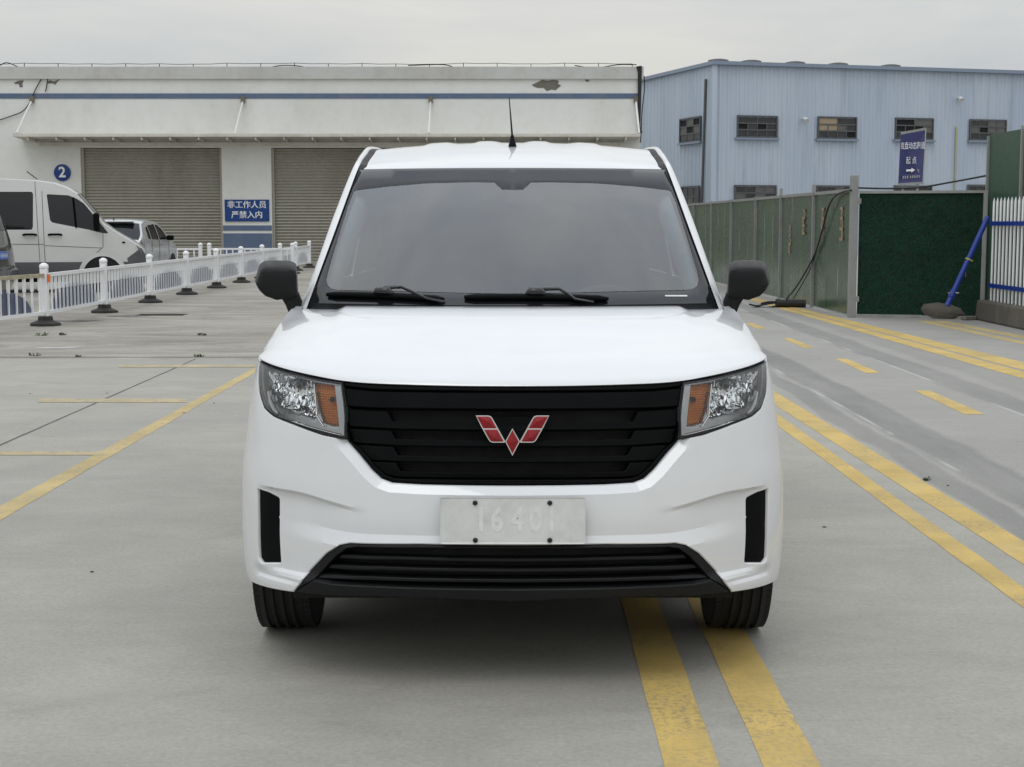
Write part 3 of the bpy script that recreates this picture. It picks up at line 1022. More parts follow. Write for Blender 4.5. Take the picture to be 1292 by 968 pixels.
mb = MB().add(Wv, t); mb.add([Vector((-p.x, p.y, p.z)) for p in Wv], [f[::-1] for f in t])
screen = obj('windscreen', mb, M['glass'], van, True)
cl_hole = [(-.05, cl_o[0][1])] + clb[:] + [(-.05, cl_o[-1][1])]
v, t = cdt_with([scb, clb], .04, .012, lambda c: inpoly(c, scb) and not inpoly(c, clb))
obj('black_border', shell(v, t, MW, 0, .002, .012), M['frit'], screen, 60)
st = MB()
a_, b_ = castW(839, 374.5), castW(867, 374.5)
st.add([MW(a_[0], a_[1], -.0015), MW(b_[0], b_[1], -.0015), MW(b_[0], b_[1] + .005, -.0015), MW(a_[0], a_[1] + .005, -.0015)], [(0, 1, 2, 3)])
obj('identification_strip', st, M['plate'], screen)

# pillar, roof rail and ditch curves (left side of the photo, mirrored)
# V: outer edge of the screen / roof panel, U: crest of the pillar and roof rail
V_PX = [(386, 398), (391, 384), (408, 338), (425.5, 291), (442, 245), (453.5, 214)]
U_PX = [(377, 395), (381.5, 389), (398.5, 338), (414.5, 290), (432.5, 243), (446, 211)]
Vp = []; Up = []
for (a, b), (c, d) in zip(V_PX, U_PX):
    x, h = castW(a, b); pv = Vector((-x, ws_y(x, h), h))
    o, dr = vray(c, d); p = o + dr * (VY + pv.y + .075)
    Vp.append(pv); Up.append(Vector((-p.x, p.y, p.z)))
# over the header the pillar runs on into the roof
yr = Vp[-1].y
for y, px, py in ((yr + .16, 457.5, 204.5), (yr + .34, 463.5, 196.5), (yr + .60, 470.0, 189.5)):
    o, dr = vray(px, py); p = o + dr * (VY + y); Vp.append(Vector((-p.x, p.y, p.z)))
for y, px, py in ((yr + .20, 450.8, 201.5), (yr + .38, 456.5, 193.0), (yr + .64, 463.0, 187.6)):
    o, dr = vray(px, py); p = o + dr * (VY + y); Up.append(Vector((-p.x, p.y, p.z)))
xv, zv = Vp[-1].x, Vp[-1].z
xu, zu = Up[-1].x, Up[-1].z
for y, dz, dx in ((3.0, .022, .004), (3.8, .016, -.004), (REAR_Y, -.02, -.03)):
    Vp.append(Vector((xv + dx, y, zv + dz))); Up.append(Vector((xu + dx, y, zu + dz)))
def dense(pts, n):
    """Catmull-Rom resample"""
    out = []
    P = [pts[0] * 2 - pts[1]] + pts + [pts[-1] * 2 - pts[-2]]
    for i in range(1, len(P) - 2):
        for k in range(n):
            t = k / n
            a, b, c, d = P[i - 1], P[i], P[i + 1], P[i + 2]
            out.append(.5 * ((2 * b) + (c - a) * t + (2 * a - 5 * b + 4 * c - d) * t * t + (3 * b - a - 3 * c + d) * t ** 3))
    out.append(pts[-1]); return out
ND = 6
Vd, Ud = dense(Vp, ND), dense(Up, ND)
I_HEAD = 5 * ND                                     # index where the roof panel starts
def strip(fracs, bulge, mat, nm, i0=0):
    rows = []
    for i in range(i0, len(Vd)):
        a, b = Vd[i], Ud[i]
        tn = (Vd[min(i + 1, len(Vd) - 1)] - Vd[max(i - 1, 0)]).normalized()
        out = tn.cross(b - a).normalized()
        if out.z < 0 and out.y > 0: out = -out
        if out.z < -.2: out = -out
        rows.append([a.lerp(b, f) + out * bulge * math.sin(math.pi * min(1, max(0, f))) for f in fracs])
    for sg in (1, -1):
        obj(nm, MB().grid([[Vector((sg * p.x, p.y, p.z)) for p in r] for r in rows]), mat, van, 60)
strip([.12, .2, .35, .5, .65, .8, .92, 1.0], .012, PAINT, 'pillar_and_roof_rail')
# black ditch moulding beside the roof skin, thin trim beside the screen
def R_in(i):
    k = min(1, max(0, (i - I_HEAD + 2) / 3))
    return Vector((-.026 * k, 0, .002 * k))
for sg in (1, -1):
    rows = []
    for i in range(len(Vd)):
        a, b = Vd[i], Ud[i]
        k = min(1, max(0, (i - I_HEAD + 2) / 3))
        rows.append([Vector((p.x * sg, p.y, p.z)) for p in (a + R_in(i) + Vector((-.004, 0, -.006)), a + R_in(i) * .9 + Vector((0, -.001, -.003 + .002 * k)), a.lerp(b, .10) + Vector((0, -.002, -.003 + .007 * k)), a.lerp(b, .24) + Vector((0, 0, -.006)))])
    obj('ditch_moulding', MB().grid(rows), M['grey_plastic'], van, 60)

# roof skin
hc = Crv([(1.55, 1.640), (1.66, 1.668), (1.80, 1.700), (2.0, 1.735), (2.3, 1.768), (2.65, 1.788), (3.1, 1.797), (3.8, 1.79), (REAR_Y, 1.755)])
rows = []
hx0 = castW(646.9, 211.8)
NX = 24
Rr = [Vd[i] + R_in(i) for i in range(I_HEAD, len(Vd))]
y_front = ws_y(0, hx0[1])
for i, e in enumerate(Rr):
    k = i / (len(Rr) - 1)
    yc = y_front + (REAR_Y - y_front) * ((e.y - Rr[0].y) / (REAR_Y - Rr[0].y))
    r = []
    for j in range(-NX, NX + 1):
        u = j / NX
        y = yc + (e.y - yc) * u * u
        if i == 0:
            x = u * e.x
            hh = hx0[1] + (e.z - hx0[1]) * u * u; z = hh; y = ws_y(x, hh) 
        else:
            x = u * e.x
            zc = hc(yc)
            z = e.z + (zc - e.z) * (1 - abs(u) ** 2.4)
            # pressed ribs along the rear two thirds
            z += .008 * ss(2.0, 2.4, y) * (ss(.10, .14, abs(u)) * (1 - ss(.26, .30, abs(u))) + ss(.44, .48, abs(u)) * (1 - ss(.62, .66, abs(u))))
        r.append(Vector((x, y, z)))
    rows.append(r)
rows.insert(0, [p + Vector((0, .004, -.012)) for p in rows[0]])
obj('roof', MB().grid(rows), PAINT, van, 50)

# upper flank between belt and roof rail, with side windows
uy = [p.y for p in Ud]
def U_at(y):
    y = min(max(y, uy[0]), uy[-1])
    i = min(len(uy) - 2, max(0, int(np.searchsorted(uy, y)) - 1))
    t = (y - uy[i]) / max(1e-6, uy[i + 1] - uy[i])
    return Ud[i].lerp(Ud[i + 1], t)
def belt(y): return P0(s_of_y(max(y, D_)), 1.112)
def MU(y, h, d=0.):
    U = U_at(y); B = belt(y)
    t = (h - 1.112) / max(.03, U.z - 1.112)
    x = B.x + (U.x - B.x) * (t ** 1.25 if t > 0 else t)
    return Vector((x - d, y, h))
YA = Up[1].y
top_line = [(p.y, p.z) for p in Ud if p.y > YA + .01]
side_loop = [(YA, 1.1)] + [(y, 1.1) for y in np.linspace(1.3, REAR_Y, 12)] + top_line[::-1]
def win(y0, y1, lead=0.):
    hi = lambda y: U_at(y).z - .075
    lo = 1.165
    pts = [(y0, lo), (y1, lo), (y1, hi(y1))]
    pts += [(y, hi(y)) for y in np.linspace(y1 - .1, y0 + lead, 8)]
    return round_poly(pts, [.03, .03, .05] + [0] * 7 + [.03], 3)
wins = [win(1.42, 2.06, .38), win(2.2, 3.04), win(3.2, 4.25)]
sl = sub_poly(side_loop, .06)
wl_ = [sub_poly(w, .05) for w in wins]
v, t = cdt_with([sl] + wl_, .06, .02, lambda c: inpoly(c, sl) and not any(inpoly(c, w) for w in wl_))
for sg in (1, -1):
    obj('upper_flank', shell(v, t, (lambda a, b, d, g=sg: (lambda p: Vector((p.x * g, p.y, p.z)))(MU(a, b, d))), 0, .003, .02, False), PAINT, van, 50)
for w in wl_:
    v, t = tri2d(w, [], .08, .03)
    Pv = [MU(a, b, .006) for a, b in v]
    for sg in (1, -1):
        obj('side_window', MB().add([Vector((p.x * sg, p.y, p.z)) for p in Pv], t), M['side_glass'], van, True)

# tailgate
prof = [P0(s_of_y(REAR_Y), h) for h in np.linspace(.25, 1.11, 10)] + [MU(REAR_Y, h) for h in np.linspace(1.15, Up[-1].z, 6)]
ring = [Vector((p.x, REAR_Y, p.z)) for p in prof] + [Vector((-p.x, REAR_Y, p.z)) for p in reversed(prof)]
tg = MB().add(ring + [p + Vector((0, .03, 0)) for p in ring], [tuple(range(len(ring))), tuple(range(2 * len(ring) - 1, len(ring) - 1, -1))] + [(i, (i + 1) % len(ring), len(ring) + (i + 1) % len(ring), len(ring) + i) for i in range(len(ring))])
tail = obj('tailgate', tg, PAINT, van)
obj('rear_window', MB().prism(round_poly([(-.55, 1.2), (.55, 1.2), (.50, 1.62), (-.50, 1.62)], .05), lambda a, b, d: Vector((a, REAR_Y + d, b)), .031, .036), M['gloss_black'], tail)
_t = NT('tail_lamp_red'); _t.set(Base_Color=(.30, .01, .012), Roughness=.1, Coat_Weight=1); M['tail_red'] = _t.m
for sg in (1, -1):
    obj('tail_lamp', MB().prism(round_poly([(sg * .66, .85), (sg * .80, .85), (sg * .78, 1.16), (sg * .68, 1.16)], .02), lambda a, b, d: Vector((a, REAR_Y + d, b)), .02, .05), M['tail_red'], tail)

# scuttle trim under the screen
rows = []
for u in np.linspace(-1, 1, 41):
    p = scuttle(u * .93)
    x = p.x; hh = 1.095
    rows.append([p + Vector((0, -.002, -.010)), Vector((x * .99, ws_y(x * .99, hh) - .004, hh)), Vector((x * .985, ws_y(x * .985, 1.125) - .003, 1.125))])
obj('scuttle_trim', MB().grid(rows), M['black_plastic'], van, True)

# wipers
def wpt(px, py, d):
    x, h = castW(px, py); return MW(x, h, -d)
def wiper(blade, arm, hub):
    o = obj('wiper', MB().tube([wpt(x, y, .018) for x, y in arm], [.0075, .0075] + [.006] * (len(arm) - 2), 8), M['gloss_black'], van, 50)
    b = MB()
    pts = [wpt(blade[0][0] + (blade[1][0] - blade[0][0]) * k / 14, blade[0][1] + (blade[1][1] - blade[0][1]) * k / 14 - 1.2 * math.sin(math.pi * k / 14), .010) for k in range(15)]
    b.tube(pts, [.007] + [.0125] * 13 + [.006], 8)
    obj('wiper_blade', b, M['black_plastic'], o, 50)
    b = MB()
    b.tube([wpt(hub[0] - 13, hub[1] + 1, .02), wpt(hub[0] - 8, hub[1], .026), wpt(hub[0] + 6, hub[1], .026), wpt(hub[0] + 12, hub[1] + 1, .02)], [.006, .017, .017, .007], 10)
    obj('wiper_joint', b, M['gloss_black'], o, 50)
wiper(((413.5, 374), (561, 380)), [(484, 376), (487, 367.5), (508, 366.5), (520, 372), (540, 381.5), (562, 386)], (486, 374))
wiper(((586, 377.5), (767, 379.5)), [(668, 377), (672, 369.5), (705, 369), (716, 375), (725, 382), (748, 386)], (676, 375))

# mirrors
MIR = [(327.8, 333), (334, 329), (348, 328.4), (366, 329), (373, 332), (375, 340), (375.8, 360), (376.5, 371), (372, 374.5), (360, 377), (349, 379), (334, 373), (326, 364), (321.6, 354.5), (324, 345)]
def mirror(sg):
    dense2 = sub_poly(round_poly([tuple(p) for p in MIR], 1.5, 2), 3)
    rows = []
    cx_, yb_ = 351., 379.
    for sx_, sy_, dy in ((.30, .30, -.060), (.70, .62, -.058), (.90, .775, -.054), (.95, .815, -.047), (.975, .86, -.034), (1.0, .985, .012), (1.0, 1.0, .035), (1.0, 1.0, .065), (.97, .97, .082), (.90, .92, .085)):
        r = []
        for p in dense2:
            lowk = .5 if p[1] > 360 else 0
            q = (cx_ + (p[0] - cx_) * sx_, yb_ - 2 - (yb_ - 2 - p[1]) * sy_)
            if sx_ < .6: q = (cx_ + (p[0] - cx_) * sx_, 360 + (p[1] - 353) * sy_)
            elif sx_ < .8: q = (cx_ + (p[0] - cx_) * sx_, 359 + (p[1] - 353) * sy_)
            out = (351 - q[0]) / 30
            o, dr = vray(*q); w = o + dr * (VY + 1.20 + dy + .02 * out)
            r.append(Vector((-w.x * sg, w.y, w.z)))
        r.append(r[0]); rows.append(r)
    mb = MB().grid(rows)
    k = len(rows[0]) - 1
    mb.add(rows[0][:-1], [tuple(range(k))]); mb.add(rows[-1][:-1], [tuple(range(k))])
    root = obj('wing_mirror', mb, M['mirror_shell'], van, 35)
    g = MB(); q = rows[-1][:-1]
    g.add([p + Vector((0, .002, 0)) for p in q], [tuple(range(k))])
    obj('mirror_glass', g, M['chrome'], root)
    # foot
    def W_(px, py, y): 
        o, dr = vray(px, py); w = o + dr * (VY + y); return Vector((-w.x * sg, w.y, w.z))
    f = MB()
    A = [(352, 372), (376, 366), (377.5, 372), (381, 381), (379, 390), (366, 400), (360, 385)]
    n = len(A)
    f.add([W_(x, y, 1.15) for x, y in A] + [W_(x + (1 if x > 370 else 3), y, 1.27) for x, y in A], [tuple(range(n)), tuple(range(2 * n - 1, n - 1, -1))] + [(i, (i + 1) % n, n + (i + 1) % n, n + i) for i in range(n)])
    obj('mirror_foot', f, M['mirror_shell'], root, 60, bevel=.012)
mirror(1); mirror(-1)

# aerial
o_, dr = vray(646.6, 186); p = o_ + dr * (VY + 2.05)
top = o_ + ray(642.5, 124) * (VY + 2.32)
ae = MB().tube([p + Vector((0, 0, -.012)), p + Vector((0, 0, .004)), p + Vector((-.0005, .012, .03)), p + Vector((-.001, .02, .05))], [.021, .018, .011, .007], 12)
aer = obj('aerial', ae, M['black_plastic'], van, 50)
obj('aerial_rod', MB().tube([p + Vector((-.001, .02, .048)), top], [.0045, .0022], 8), M['black_plastic'], aer, 50)

# wheels
def wheel(name, parent, x, y, R, wid, out, spokes=7, rimr=None, mat=None):
    """out: +1 / -1, the side the rim faces"""
    rimr = rimr or R * .63
    h = wid / 2
    pr = [(rimr * .96, -h * .9), (R * .80, -h * 1.02), (R * .93, -h * .98), (R * .985, -h * .80)]
    gw = h * .07
    for g in (-.5, -.17, .17, .5):
        pr += [(R, h * g * 1.0 - gw * 1.6), (R * .972, h * g - gw), (R * .972, h * g + gw), (R, h * g + gw * 1.6)]
    pr += [(R * .985, h * .80), (R * .93, h * .98), (R * .80, h * 1.02), (rimr * .96, h * .9)]
    c = (x, y, R)
    root = obj(name, MB().lathe([(rimr * .3, -h * .2), (rimr * .9, -h * .2), (rimr * .9, h * .2), (rimr * .3, h * .2)], 32, 'X', c), M['void'], parent, 40)
    tm = MB().lathe(pr, 56, 'X', c); tm.f = [f for f in tm.f if len(f) == 4]
    # shoulder blocks
    for k in range(78):
        a = 2 * math.pi * k / 78
        for sg in (-1, 1):
            q = Matrix.Rotation(a, 3, 'X')
            tm.box(Vector(c) + q @ Vector((sg * h * .84, 0, R * .976)), (h * .24, R * .066, R * .022), q)
    obj('tyre', tm, M['rubber'], root, 35)
    rm = MB().lathe([(rimr, -h * .9), (rimr * .97, -h * .8), (rimr * .93, 0), (rimr * .97, h * .8), (rimr, h * .9)], 40, 'X', c)
    rm.f = [f for f in rm.f if len(f) == 4]
    for k in range(spokes):
        q = Matrix.Rotation(2 * math.pi * k / spokes, 3, 'X')
        rm.box(Vector(c) + q @ Vector((out * h * .62, 0, rimr * .52)), (.02, rimr * .22, rimr * .95), q)
    rm.lathe([(rimr * .22, h * .45), (rimr * .22, h * .75), (rimr * .12, h * .8)] if out > 0 else [(rimr * .22, -h * .45), (rimr * .22, -h * .75), (rimr * .12, -h * .8)], 24, 'X', c)
    obj('rim', rm, mat or M['alloy'], root, 40)
    return root
for y in (arch_c[0], rear_c[0]):
    for sg in (-1, 1): wheel('wheel', van, sg * .777, y, .318, .192, sg)

# cabin
dm = MB()
rows = []
for x in np.linspace(-.70, .70, 15):
    rows.append([Vector((x, .98 + .16 * (x / .75) ** 2, 1.085)), Vector((x, 1.2, 1.10 + .02 * math.cos(x * 3))), Vector((x, 1.45, 1.095)), Vector((x, 1.52, 1.03)), Vector((x, 1.50, .75))])
obj('dashboard', dm.grid(rows), M['interior'], van, True)
hb = MB().tube([Vector((.36, 1.50, 1.0)) + Vector((.19 * math.cos(a), -.10 * math.sin(a), .17 * math.sin(a))) for a in np.linspace(0, 2 * math.pi, 33)], .014, 8)
hb.tube([(.36, 1.50, 1.0), (.36, 1.35, .97)], .05, 10)
obj('steering_wheel', hb, M['interior'], van, True)
cl = MB()
rows = [[Vector((.36 + r * math.cos(a), 1.36 - .02 * r, 1.085 + max(0, math.sin(a)) * r * .32)) for a in np.linspace(0, math.pi, 15)] for r in (.0, .1, .17, .20)]
obj('instrument_cowl', cl.grid(rows), M['interior'], van, True)
for sx in (-.36, .36):
    s_ = MB()
    s_.box((sx, 2.08, 1.02), (.46, .14, .62), Matrix.Rotation(-.2, 3, 'X'))
    s_.box((sx, 1.85, .70), (.46, .5, .16))
    so = obj('seat', s_, M['seat'], van, bevel=.05)
    obj('headrest', MB().box((sx, 2.17, 1.43), (.25, .10, .18)), M['seat'], so, bevel=.04)
for sg in (1, -1):
    rows = []; pt = MB()
    for i in range(0, I_HEAD + 1):
        a = Vd[i]
        rows.append([Vector((sg * (a.x - .02), a.y + .02, a.z - .008)), Vector((sg * (a.x - .055), a.y + .05, a.z - .008)), Vector((sg * (a.x - .075), a.y + .13, a.z - .02))])
    pt.grid(rows)
    obj('pillar_trim', pt, M['interior_light'], van, 60)
rm_ = castW(646.9, 247)
rv = MB().box((0, ws_y(0, rm_[1]) + .13, rm_[1] + .01), (.24, .03, .075))
obj('rear_view_mirror', rv, M['interior'], van, bevel=.012)
fl = MB().box((0, 2.6, .42), (1.5, 3.4, .02)); fl.box((0, 3.1, 1.1), (1.3, .02, 1.1))
fl.add([(-.56, 1.75, 1.63), (.56, 1.75, 1.63), (.58, 2.4, 1.70), (-.58, 2.4, 1.70), (.58, 4.3, 1.72), (-.58, 4.3, 1.72)], [(0, 1, 2, 3), (3, 2, 4, 5)])
obj('cabin_lining', fl, M['interior'], van)
# ------------------------------------------------------------------ ground with its painted lines
def gpt(px, py, z=0.): return on_z(px, py, z)
t = NT('yard_concrete')
pos = t.coord('World')
sep = t.n('ShaderNodeSeparateXYZ'); t.l(pos, sep.inputs[0])
X_, Y_ = sep.outputs['X'], sep.outputs['Y']
n_big = t.noise(pos, .35, 6, .6, dist=.3)
n_mid = t.noise(pos, 1.6, 7, .65, sc=(.7, 1.25, 1), dist=.8)
n_fin = t.noise(pos, 22, 5, .65)
n_grit = t.noise(pos, 160, 3, .6)
n_str = t.noise(pos, 2.4, 8, .72, sc=(.75, 1.3, 1), dist=1.2)
new = t.mix(t.rng(n_mid, .35, .68), (.298, .284, .247), (.366, .351, .311))
new = t.mix(t.math('MULTIPLY', t.rng(n_big, .42, .66), .55), new, (.235, .226, .206))
new = t.mix(t.math('MULTIPLY', t.rng(n_fin, .52, .75), .22), new, (.20, .192, .172))
new = t.mix(t.math('MULTIPLY', t.rng(n_str, .52, .74), .30), new, (.205, .196, .172))
new = t.mix(t.math('MULTIPLY', t.rng(n_str, .46, .30), .26), new, (.41, .40, .37))
# older, browner slab beyond the cross joint on the left
n_old = t.noise(pos, .55, 9, .74, sc=(.55, 1.1, 1), dist=1.2)
old = t.mix(t.rng(n_old, .36, .66), (.185, .165, .135), (.37, .35, .305))
old = t.mix(t.math('MULTIPLY', t.rng(n_fin, .48, .72), .5), old, (.14, .126, .105))
old = t.mix(t.math('MULTIPLY', t.rng(t.noise(pos, 1.9, 8, .75, sc=(.5, 1, 1), dist=1.), .54, .68), .55), old, (.10, .088, .070))
m_old = t.math('MULTIPLY', t.rng(Y_, 16.05, 16.12), t.rng(X_, 3.0, 1.6))
col = t.mix(m_old, new, old)
# lane on the right: greyer, with dark wheel tracks and pale scraped streaks along it
lane = t.rng(X_, 2.15, 2.45)
col = t.mix(t.math('MULTIPLY', lane, .35), col, (.25, .25, .25))
wob = t.math('MULTIPLY', t.math('SUBTRACT', t.noise(pos, .5, 4), .5), .25)
Xw = t.math('ADD', X_, wob)
brk = t.rng(t.noise(pos, 1.1, 5, .6, sc=(2.5, .35, 1)), .36, .56)
for a, b, k in ((2.72, .20, .62), (2.40, .11, .5), (3.95, .20, .5), (4.55, .3, .25)):
    d = t.math('ABSOLUTE', t.math('SUBTRACT', Xw, a))
    f = t.math('MULTIPLY', t.math('MULTIPLY', t.rng(d, b, b * .7), t.rng(brk, 0, 1, .55, 1)), k)
    col = t.mix(f, col, (.125, .125, .125))
for a, b in ((2.57, .018), (3.80, .022)):
    d = t.math('ABSOLUTE', t.math('SUBTRACT', X_, a))
    br = t.rng(t.noise(pos, 1.7, 3, .5, sc=(1, .5, 1)), .46, .56)
    col = t.mix(t.math('MULTIPLY', t.math('MULTIPLY', t.rng(d, b, b * .6), br), .6), col, (.46, .455, .44))
# oil drips and small stains
vor = t.n('ShaderNodeTexVoronoi'); vor.inputs['Scale'].default_value = 1.3; t.l(pos, vor.inputs['Vector'])
spot = t.math('MULTIPLY', t.rng(vor.outputs['Distance'], .055, .02), t.rng(t.noise(pos, .9, 3), .5, .62))
col = t.mix(t.math('MULTIPLY', spot, .6), col, (.09, .085, .08))
# hairline cracks
cr = t.n('ShaderNodeTexVoronoi', feature='DISTANCE_TO_EDGE'); cr.inputs['Scale'].default_value = .22
mp = t.n('ShaderNodeMix', data_type='VECTOR'); 
t.l(t.n('ShaderNodeMapping').outputs[0], cr.inputs['Vector'])
cv = t.n('ShaderNodeVectorMath', operation='ADD'); nv = t.n('ShaderNodeTexNoise'); nv.inputs['Scale'].default_value = 1.4; nv.inputs['Detail'].default_value = 6; t.l(pos, nv.inputs['Vector'])
sc_ = t.n('ShaderNodeVectorMath', operation='SCALE'); sc_.inputs['Scale'].default_value = 1.0; t.l(nv.outputs['Color'], sc_.inputs[0])
t.l(pos, cv.inputs[0]); t.l(sc_.outputs[0], cv.inputs[1]); t.l(cv.outputs[0], cr.inputs['Vector'])
crk = t.math('MULTIPLY', t.rng(cr.outputs['Distance'], .0016, .0005), t.rng(n_big, .5, .6))
col = t.mix(t.math('MULTIPLY', crk, .55), col, (.09, .085, .075))
n_agg = t.noise(pos, 55, 6, .75)
col = t.mix(t.math('MULTIPLY', t.rng(n_agg, .50, .66), .30), col, (.15, .145, .13))
col = t.mix(t.math('MULTIPLY', t.rng(n_agg, .47, .33), .22), col, (.48, .47, .44))
n_sc = t.noise(pos, 1.1, 9, .78, sc=(1.0, 1.2, 1), dist=1.6)
col = t.mix(t.math('MULTIPLY', t.rng(n_sc, .56, .70), .34), col, (.175, .168, .148))
t.set(Base_Color=col, Roughness=t.rng(n_mid, .3, .7, .62, .82), Specular_IOR_Level=.35)
hgt = t.math('ADD', t.math('MULTIPLY', n_grit, .5), t.math('MULTIPLY', n_fin, .8))
t.bump(hgt, .25, .004)
M['concrete'] = t.m
gm = MB().add([(-700, -60, 0), (700, -60, 0), (700, 900, 0), (-700, 900, 0)], [(0, 1, 2, 3)])
ground = tag(obj('ground', gm, M['concrete']), None, None, kind='structure')
ground['label'] = 'grey concrete yard with worn yellow road paint'

def paint_mat(name, colr, wear):
    t = NT(name)
    v = t.coord('World')
    w = t.rng(t.noise(v, 9, 8, .7), wear, wear + .10)
    w2 = t.rng(t.noise(v, 90, 5, .75), .55, .66)
    w3 = t.math('MULTIPLY', t.rng(t.noise(v, 1.3, 5, .6), .45, .62), t.rng(t.noise(v, 45, 5, .75), .47, .60))
    base = t.mix(t.rng(t.noise(v, 3, 5, .6), .35, .7), tuple(min(1, x * 1.1) for x in colr), tuple(x * .80 for x in colr))
    base = t.mix(t.math('MULTIPLY', t.rng(t.noise(v, 2.2, 6, .65), .5, .72), .35), base, (.30, .27, .20))
    base = t.mix(t.math('MULTIPLY', w3, .75), base, (.24, .20, .12))
    base = t.mix(t.math('MAXIMUM', w, t.math('MULTIPLY', w2, .55)), base, (.28, .262, .22))
    t.set(Base_Color=base, Roughness=.68, Specular_IOR_Level=.3)
    t.bump(t.noise(v, 120, 3), .3, .003)
    return t.m
M['yellow'] = paint_mat('yellow_road_paint', (.53, .375, .115), .63)
M['yellow_old'] = paint_mat('faded_yellow_road_paint', (.47, .365, .165), .56)
M['yellow_faint'] = paint_mat('thin_yellow_road_paint', (.44, .355, .20), .50)
def line_piece(quad, mat, nm='yellow_line', z=.0015):
    """quad of ground points, edges slightly irregular"""
    a, b, c, d = [Vector((p.x, p.y, 0)) for p in quad]
    n = max(2, int((b - a).length / .25))
    L_, R_ = [], []
    for i in range(n + 1):
        k = i / n
        L_.append(a.lerp(b, k) + Vector((rnd.uniform(-.0025, .0025), 0, z)))
        R_.append(d.lerp(c, k) + Vector((rnd.uniform(-.0025, .0025), 0, z)))
    return obj(nm, MB().grid([L_, R_]), mat, ground)
def along(px_a, px_b, Y0, Y1):
    """extend the ground line through two pixels to the given depths"""
    A, B = gpt(*px_a), gpt(*px_b)
    f = lambda Y: A + (B - A) * ((Y - A.y) / (B.y - A.y))
    return f(Y0), f(Y1)
def band(e0, e1, Y0, Y1, mat):
    a, b = along(*e0, Y0, Y1); d, c = along(*e1, Y0, Y1)
    line_piece([a, b, c, d], mat)
band(((837.7, 968), (797.7, 810.6)), ((909.5, 968), (850.6, 810.6)), 1.5, 10.0, M['yellow'])
band(((963.7, 968), (888, 801)), ((1035.5, 968), (943.7, 801)), 1.5, 10.0, M['yellow'])
band(((1292, 684), (973.5, 492)), ((1292, 713), (976, 510)), 3.0, 17.5, M['yellow'])
band(((1292, 742), (976.4, 519.5)), ((1292, 768), (978.5, 535)), 3.0, 17.5, M['yellow'])
band(((1292, 457.5), (1010, 389.5)), ((1292, 467.5), (1003, 391)), 9.0, 30.0, M['yellow'])
band(((1292, 469.5), (995, 389.5)), ((1292, 478.5), (987, 390.5)), 9.0, 30.0, M['yellow'])
band(((1292, 424), (1195, 405.5)), ((1292, 428), (1185, 407)), 15, 22.4, M['yellow_old'])
band(((1292, 431), (1190, 409)), ((1292, 435), (1180, 410.5)), 15, 22.4, M['yellow_old'])
for q in ([(939, 408), (956, 415), (968, 415), (950, 408)], [(987, 427), (1014, 439), (1028, 439), (998, 427)], [(1054, 453), (1092, 471), (1111, 471), (1069, 453)], [(1154, 493), (1217, 523), (1243, 523), (1173, 493)]):
    line_piece([gpt(*q[0]), gpt(*q[1]), gpt(*q[2]), gpt(*q[3])], M['yellow'])
line_piece([gpt(1302, 560), gpt(1420, 616), gpt(1465, 616), gpt(1330, 560)], M['yellow'])
band(((0, 639), (328, 460.5)), ((0, 657), (328, 467)), 3.4, 16.0, M['yellow_old'])
for xa, xb, ya, yb in ((-140, 131, 569.6, 574.6), (48, 236, 503.4, 508.2), (150, 322, 460.6, 463.8)):
    line_piece([gpt(xa, ya), gpt(xb, ya), gpt(xb, yb), gpt(xa, yb)], M['yellow_faint'], z=.0026)
# slab joints: dark mastic strips
M['joint'] = dirty('joint_mastic', (.085, .08, .072), (.16, .15, .13), .9, .8, 6)
a, b = along((0, 561), (251, 450.7), 3.5, 16.08)
line_piece([a, b, b + Vector((.022, 0, 0)), a + Vector((.022, 0, 0))], M['joint'], 'slab_joint', .0008)
jm = [gpt(-400, 451.2), gpt(900, 451.2)]
line_piece([jm[0], jm[1], jm[1] + Vector((0, .07, 0)), jm[0] + Vector((0, .07, 0))], M['joint'], 'slab_joint', .0012)
for yy in (5.35, 24.6, 33.2):
    line_piece([Vector((2.0 if yy < 10 else -6, yy, 0)), Vector((9, yy, 0)), Vector((9, yy + .014, 0)), Vector((2.0 if yy < 10 else -6, yy + .014, 0))], M['joint'], 'slab_joint', .0008)
# drain grate and scraped white paint on the old slab
M['grate'] = plain('cast_iron', (.03, .028, .026), .7, .3)
g0 = gpt(176, 397.5); g1 = gpt(232, 397.5)
dr_ = MB()
for i in range(15):
    x = g0.x + (g1.x - g0.x) * i / 14
    dr_.box((x, g0.y, .004), (.022, .30, .008))
dr_.box(((g0.x + g1.x) / 2, g0.y - .16, .004), (g1.x - g0.x + .05, .03, .010)); dr_.box(((g0.x + g1.x) / 2, g0.y + .16, .004), (g1.x - g0.x + .05, .03, .010))
obj('drain_grate', dr_, M['grate'], ground)
M['wet'] = plain('damp_stain', (.07, .065, .058), .35, var=.3)
def blot(px, py, rx, ry, mat, nm, z):
    c = gpt(px, py); n = 26
    ring = [c + Vector((rx * math.cos(w) * rnd.uniform(.55, 1.15), ry * math.sin(w) * rnd.uniform(.55, 1.15), z)) for w in [2 * math.pi * k / n for k in range(n)]]
    obj(nm, MB().add([c + Vector((0, 0, z))] + ring, [(0, i + 1, (i + 1) % n + 1) for i in range(n)]), mat, ground)
blot(162, 399, .32, .28, M['wet'], 'damp_stain', .003)
blot(90, 405, .5, .25, M['wet'], 'damp_stain', .003)
M['white_scrape'] = dirty('white_paint_scrape', (.55, .55, .53), (.34, .32, .29), .8, 1.0, 8)
blot(72, 439, .30, .07, M['white_scrape'], 'paint_scrape', .003)
blot(95, 437.5, .16, .07, M['white_scrape'], 'paint_scrape', .0034)

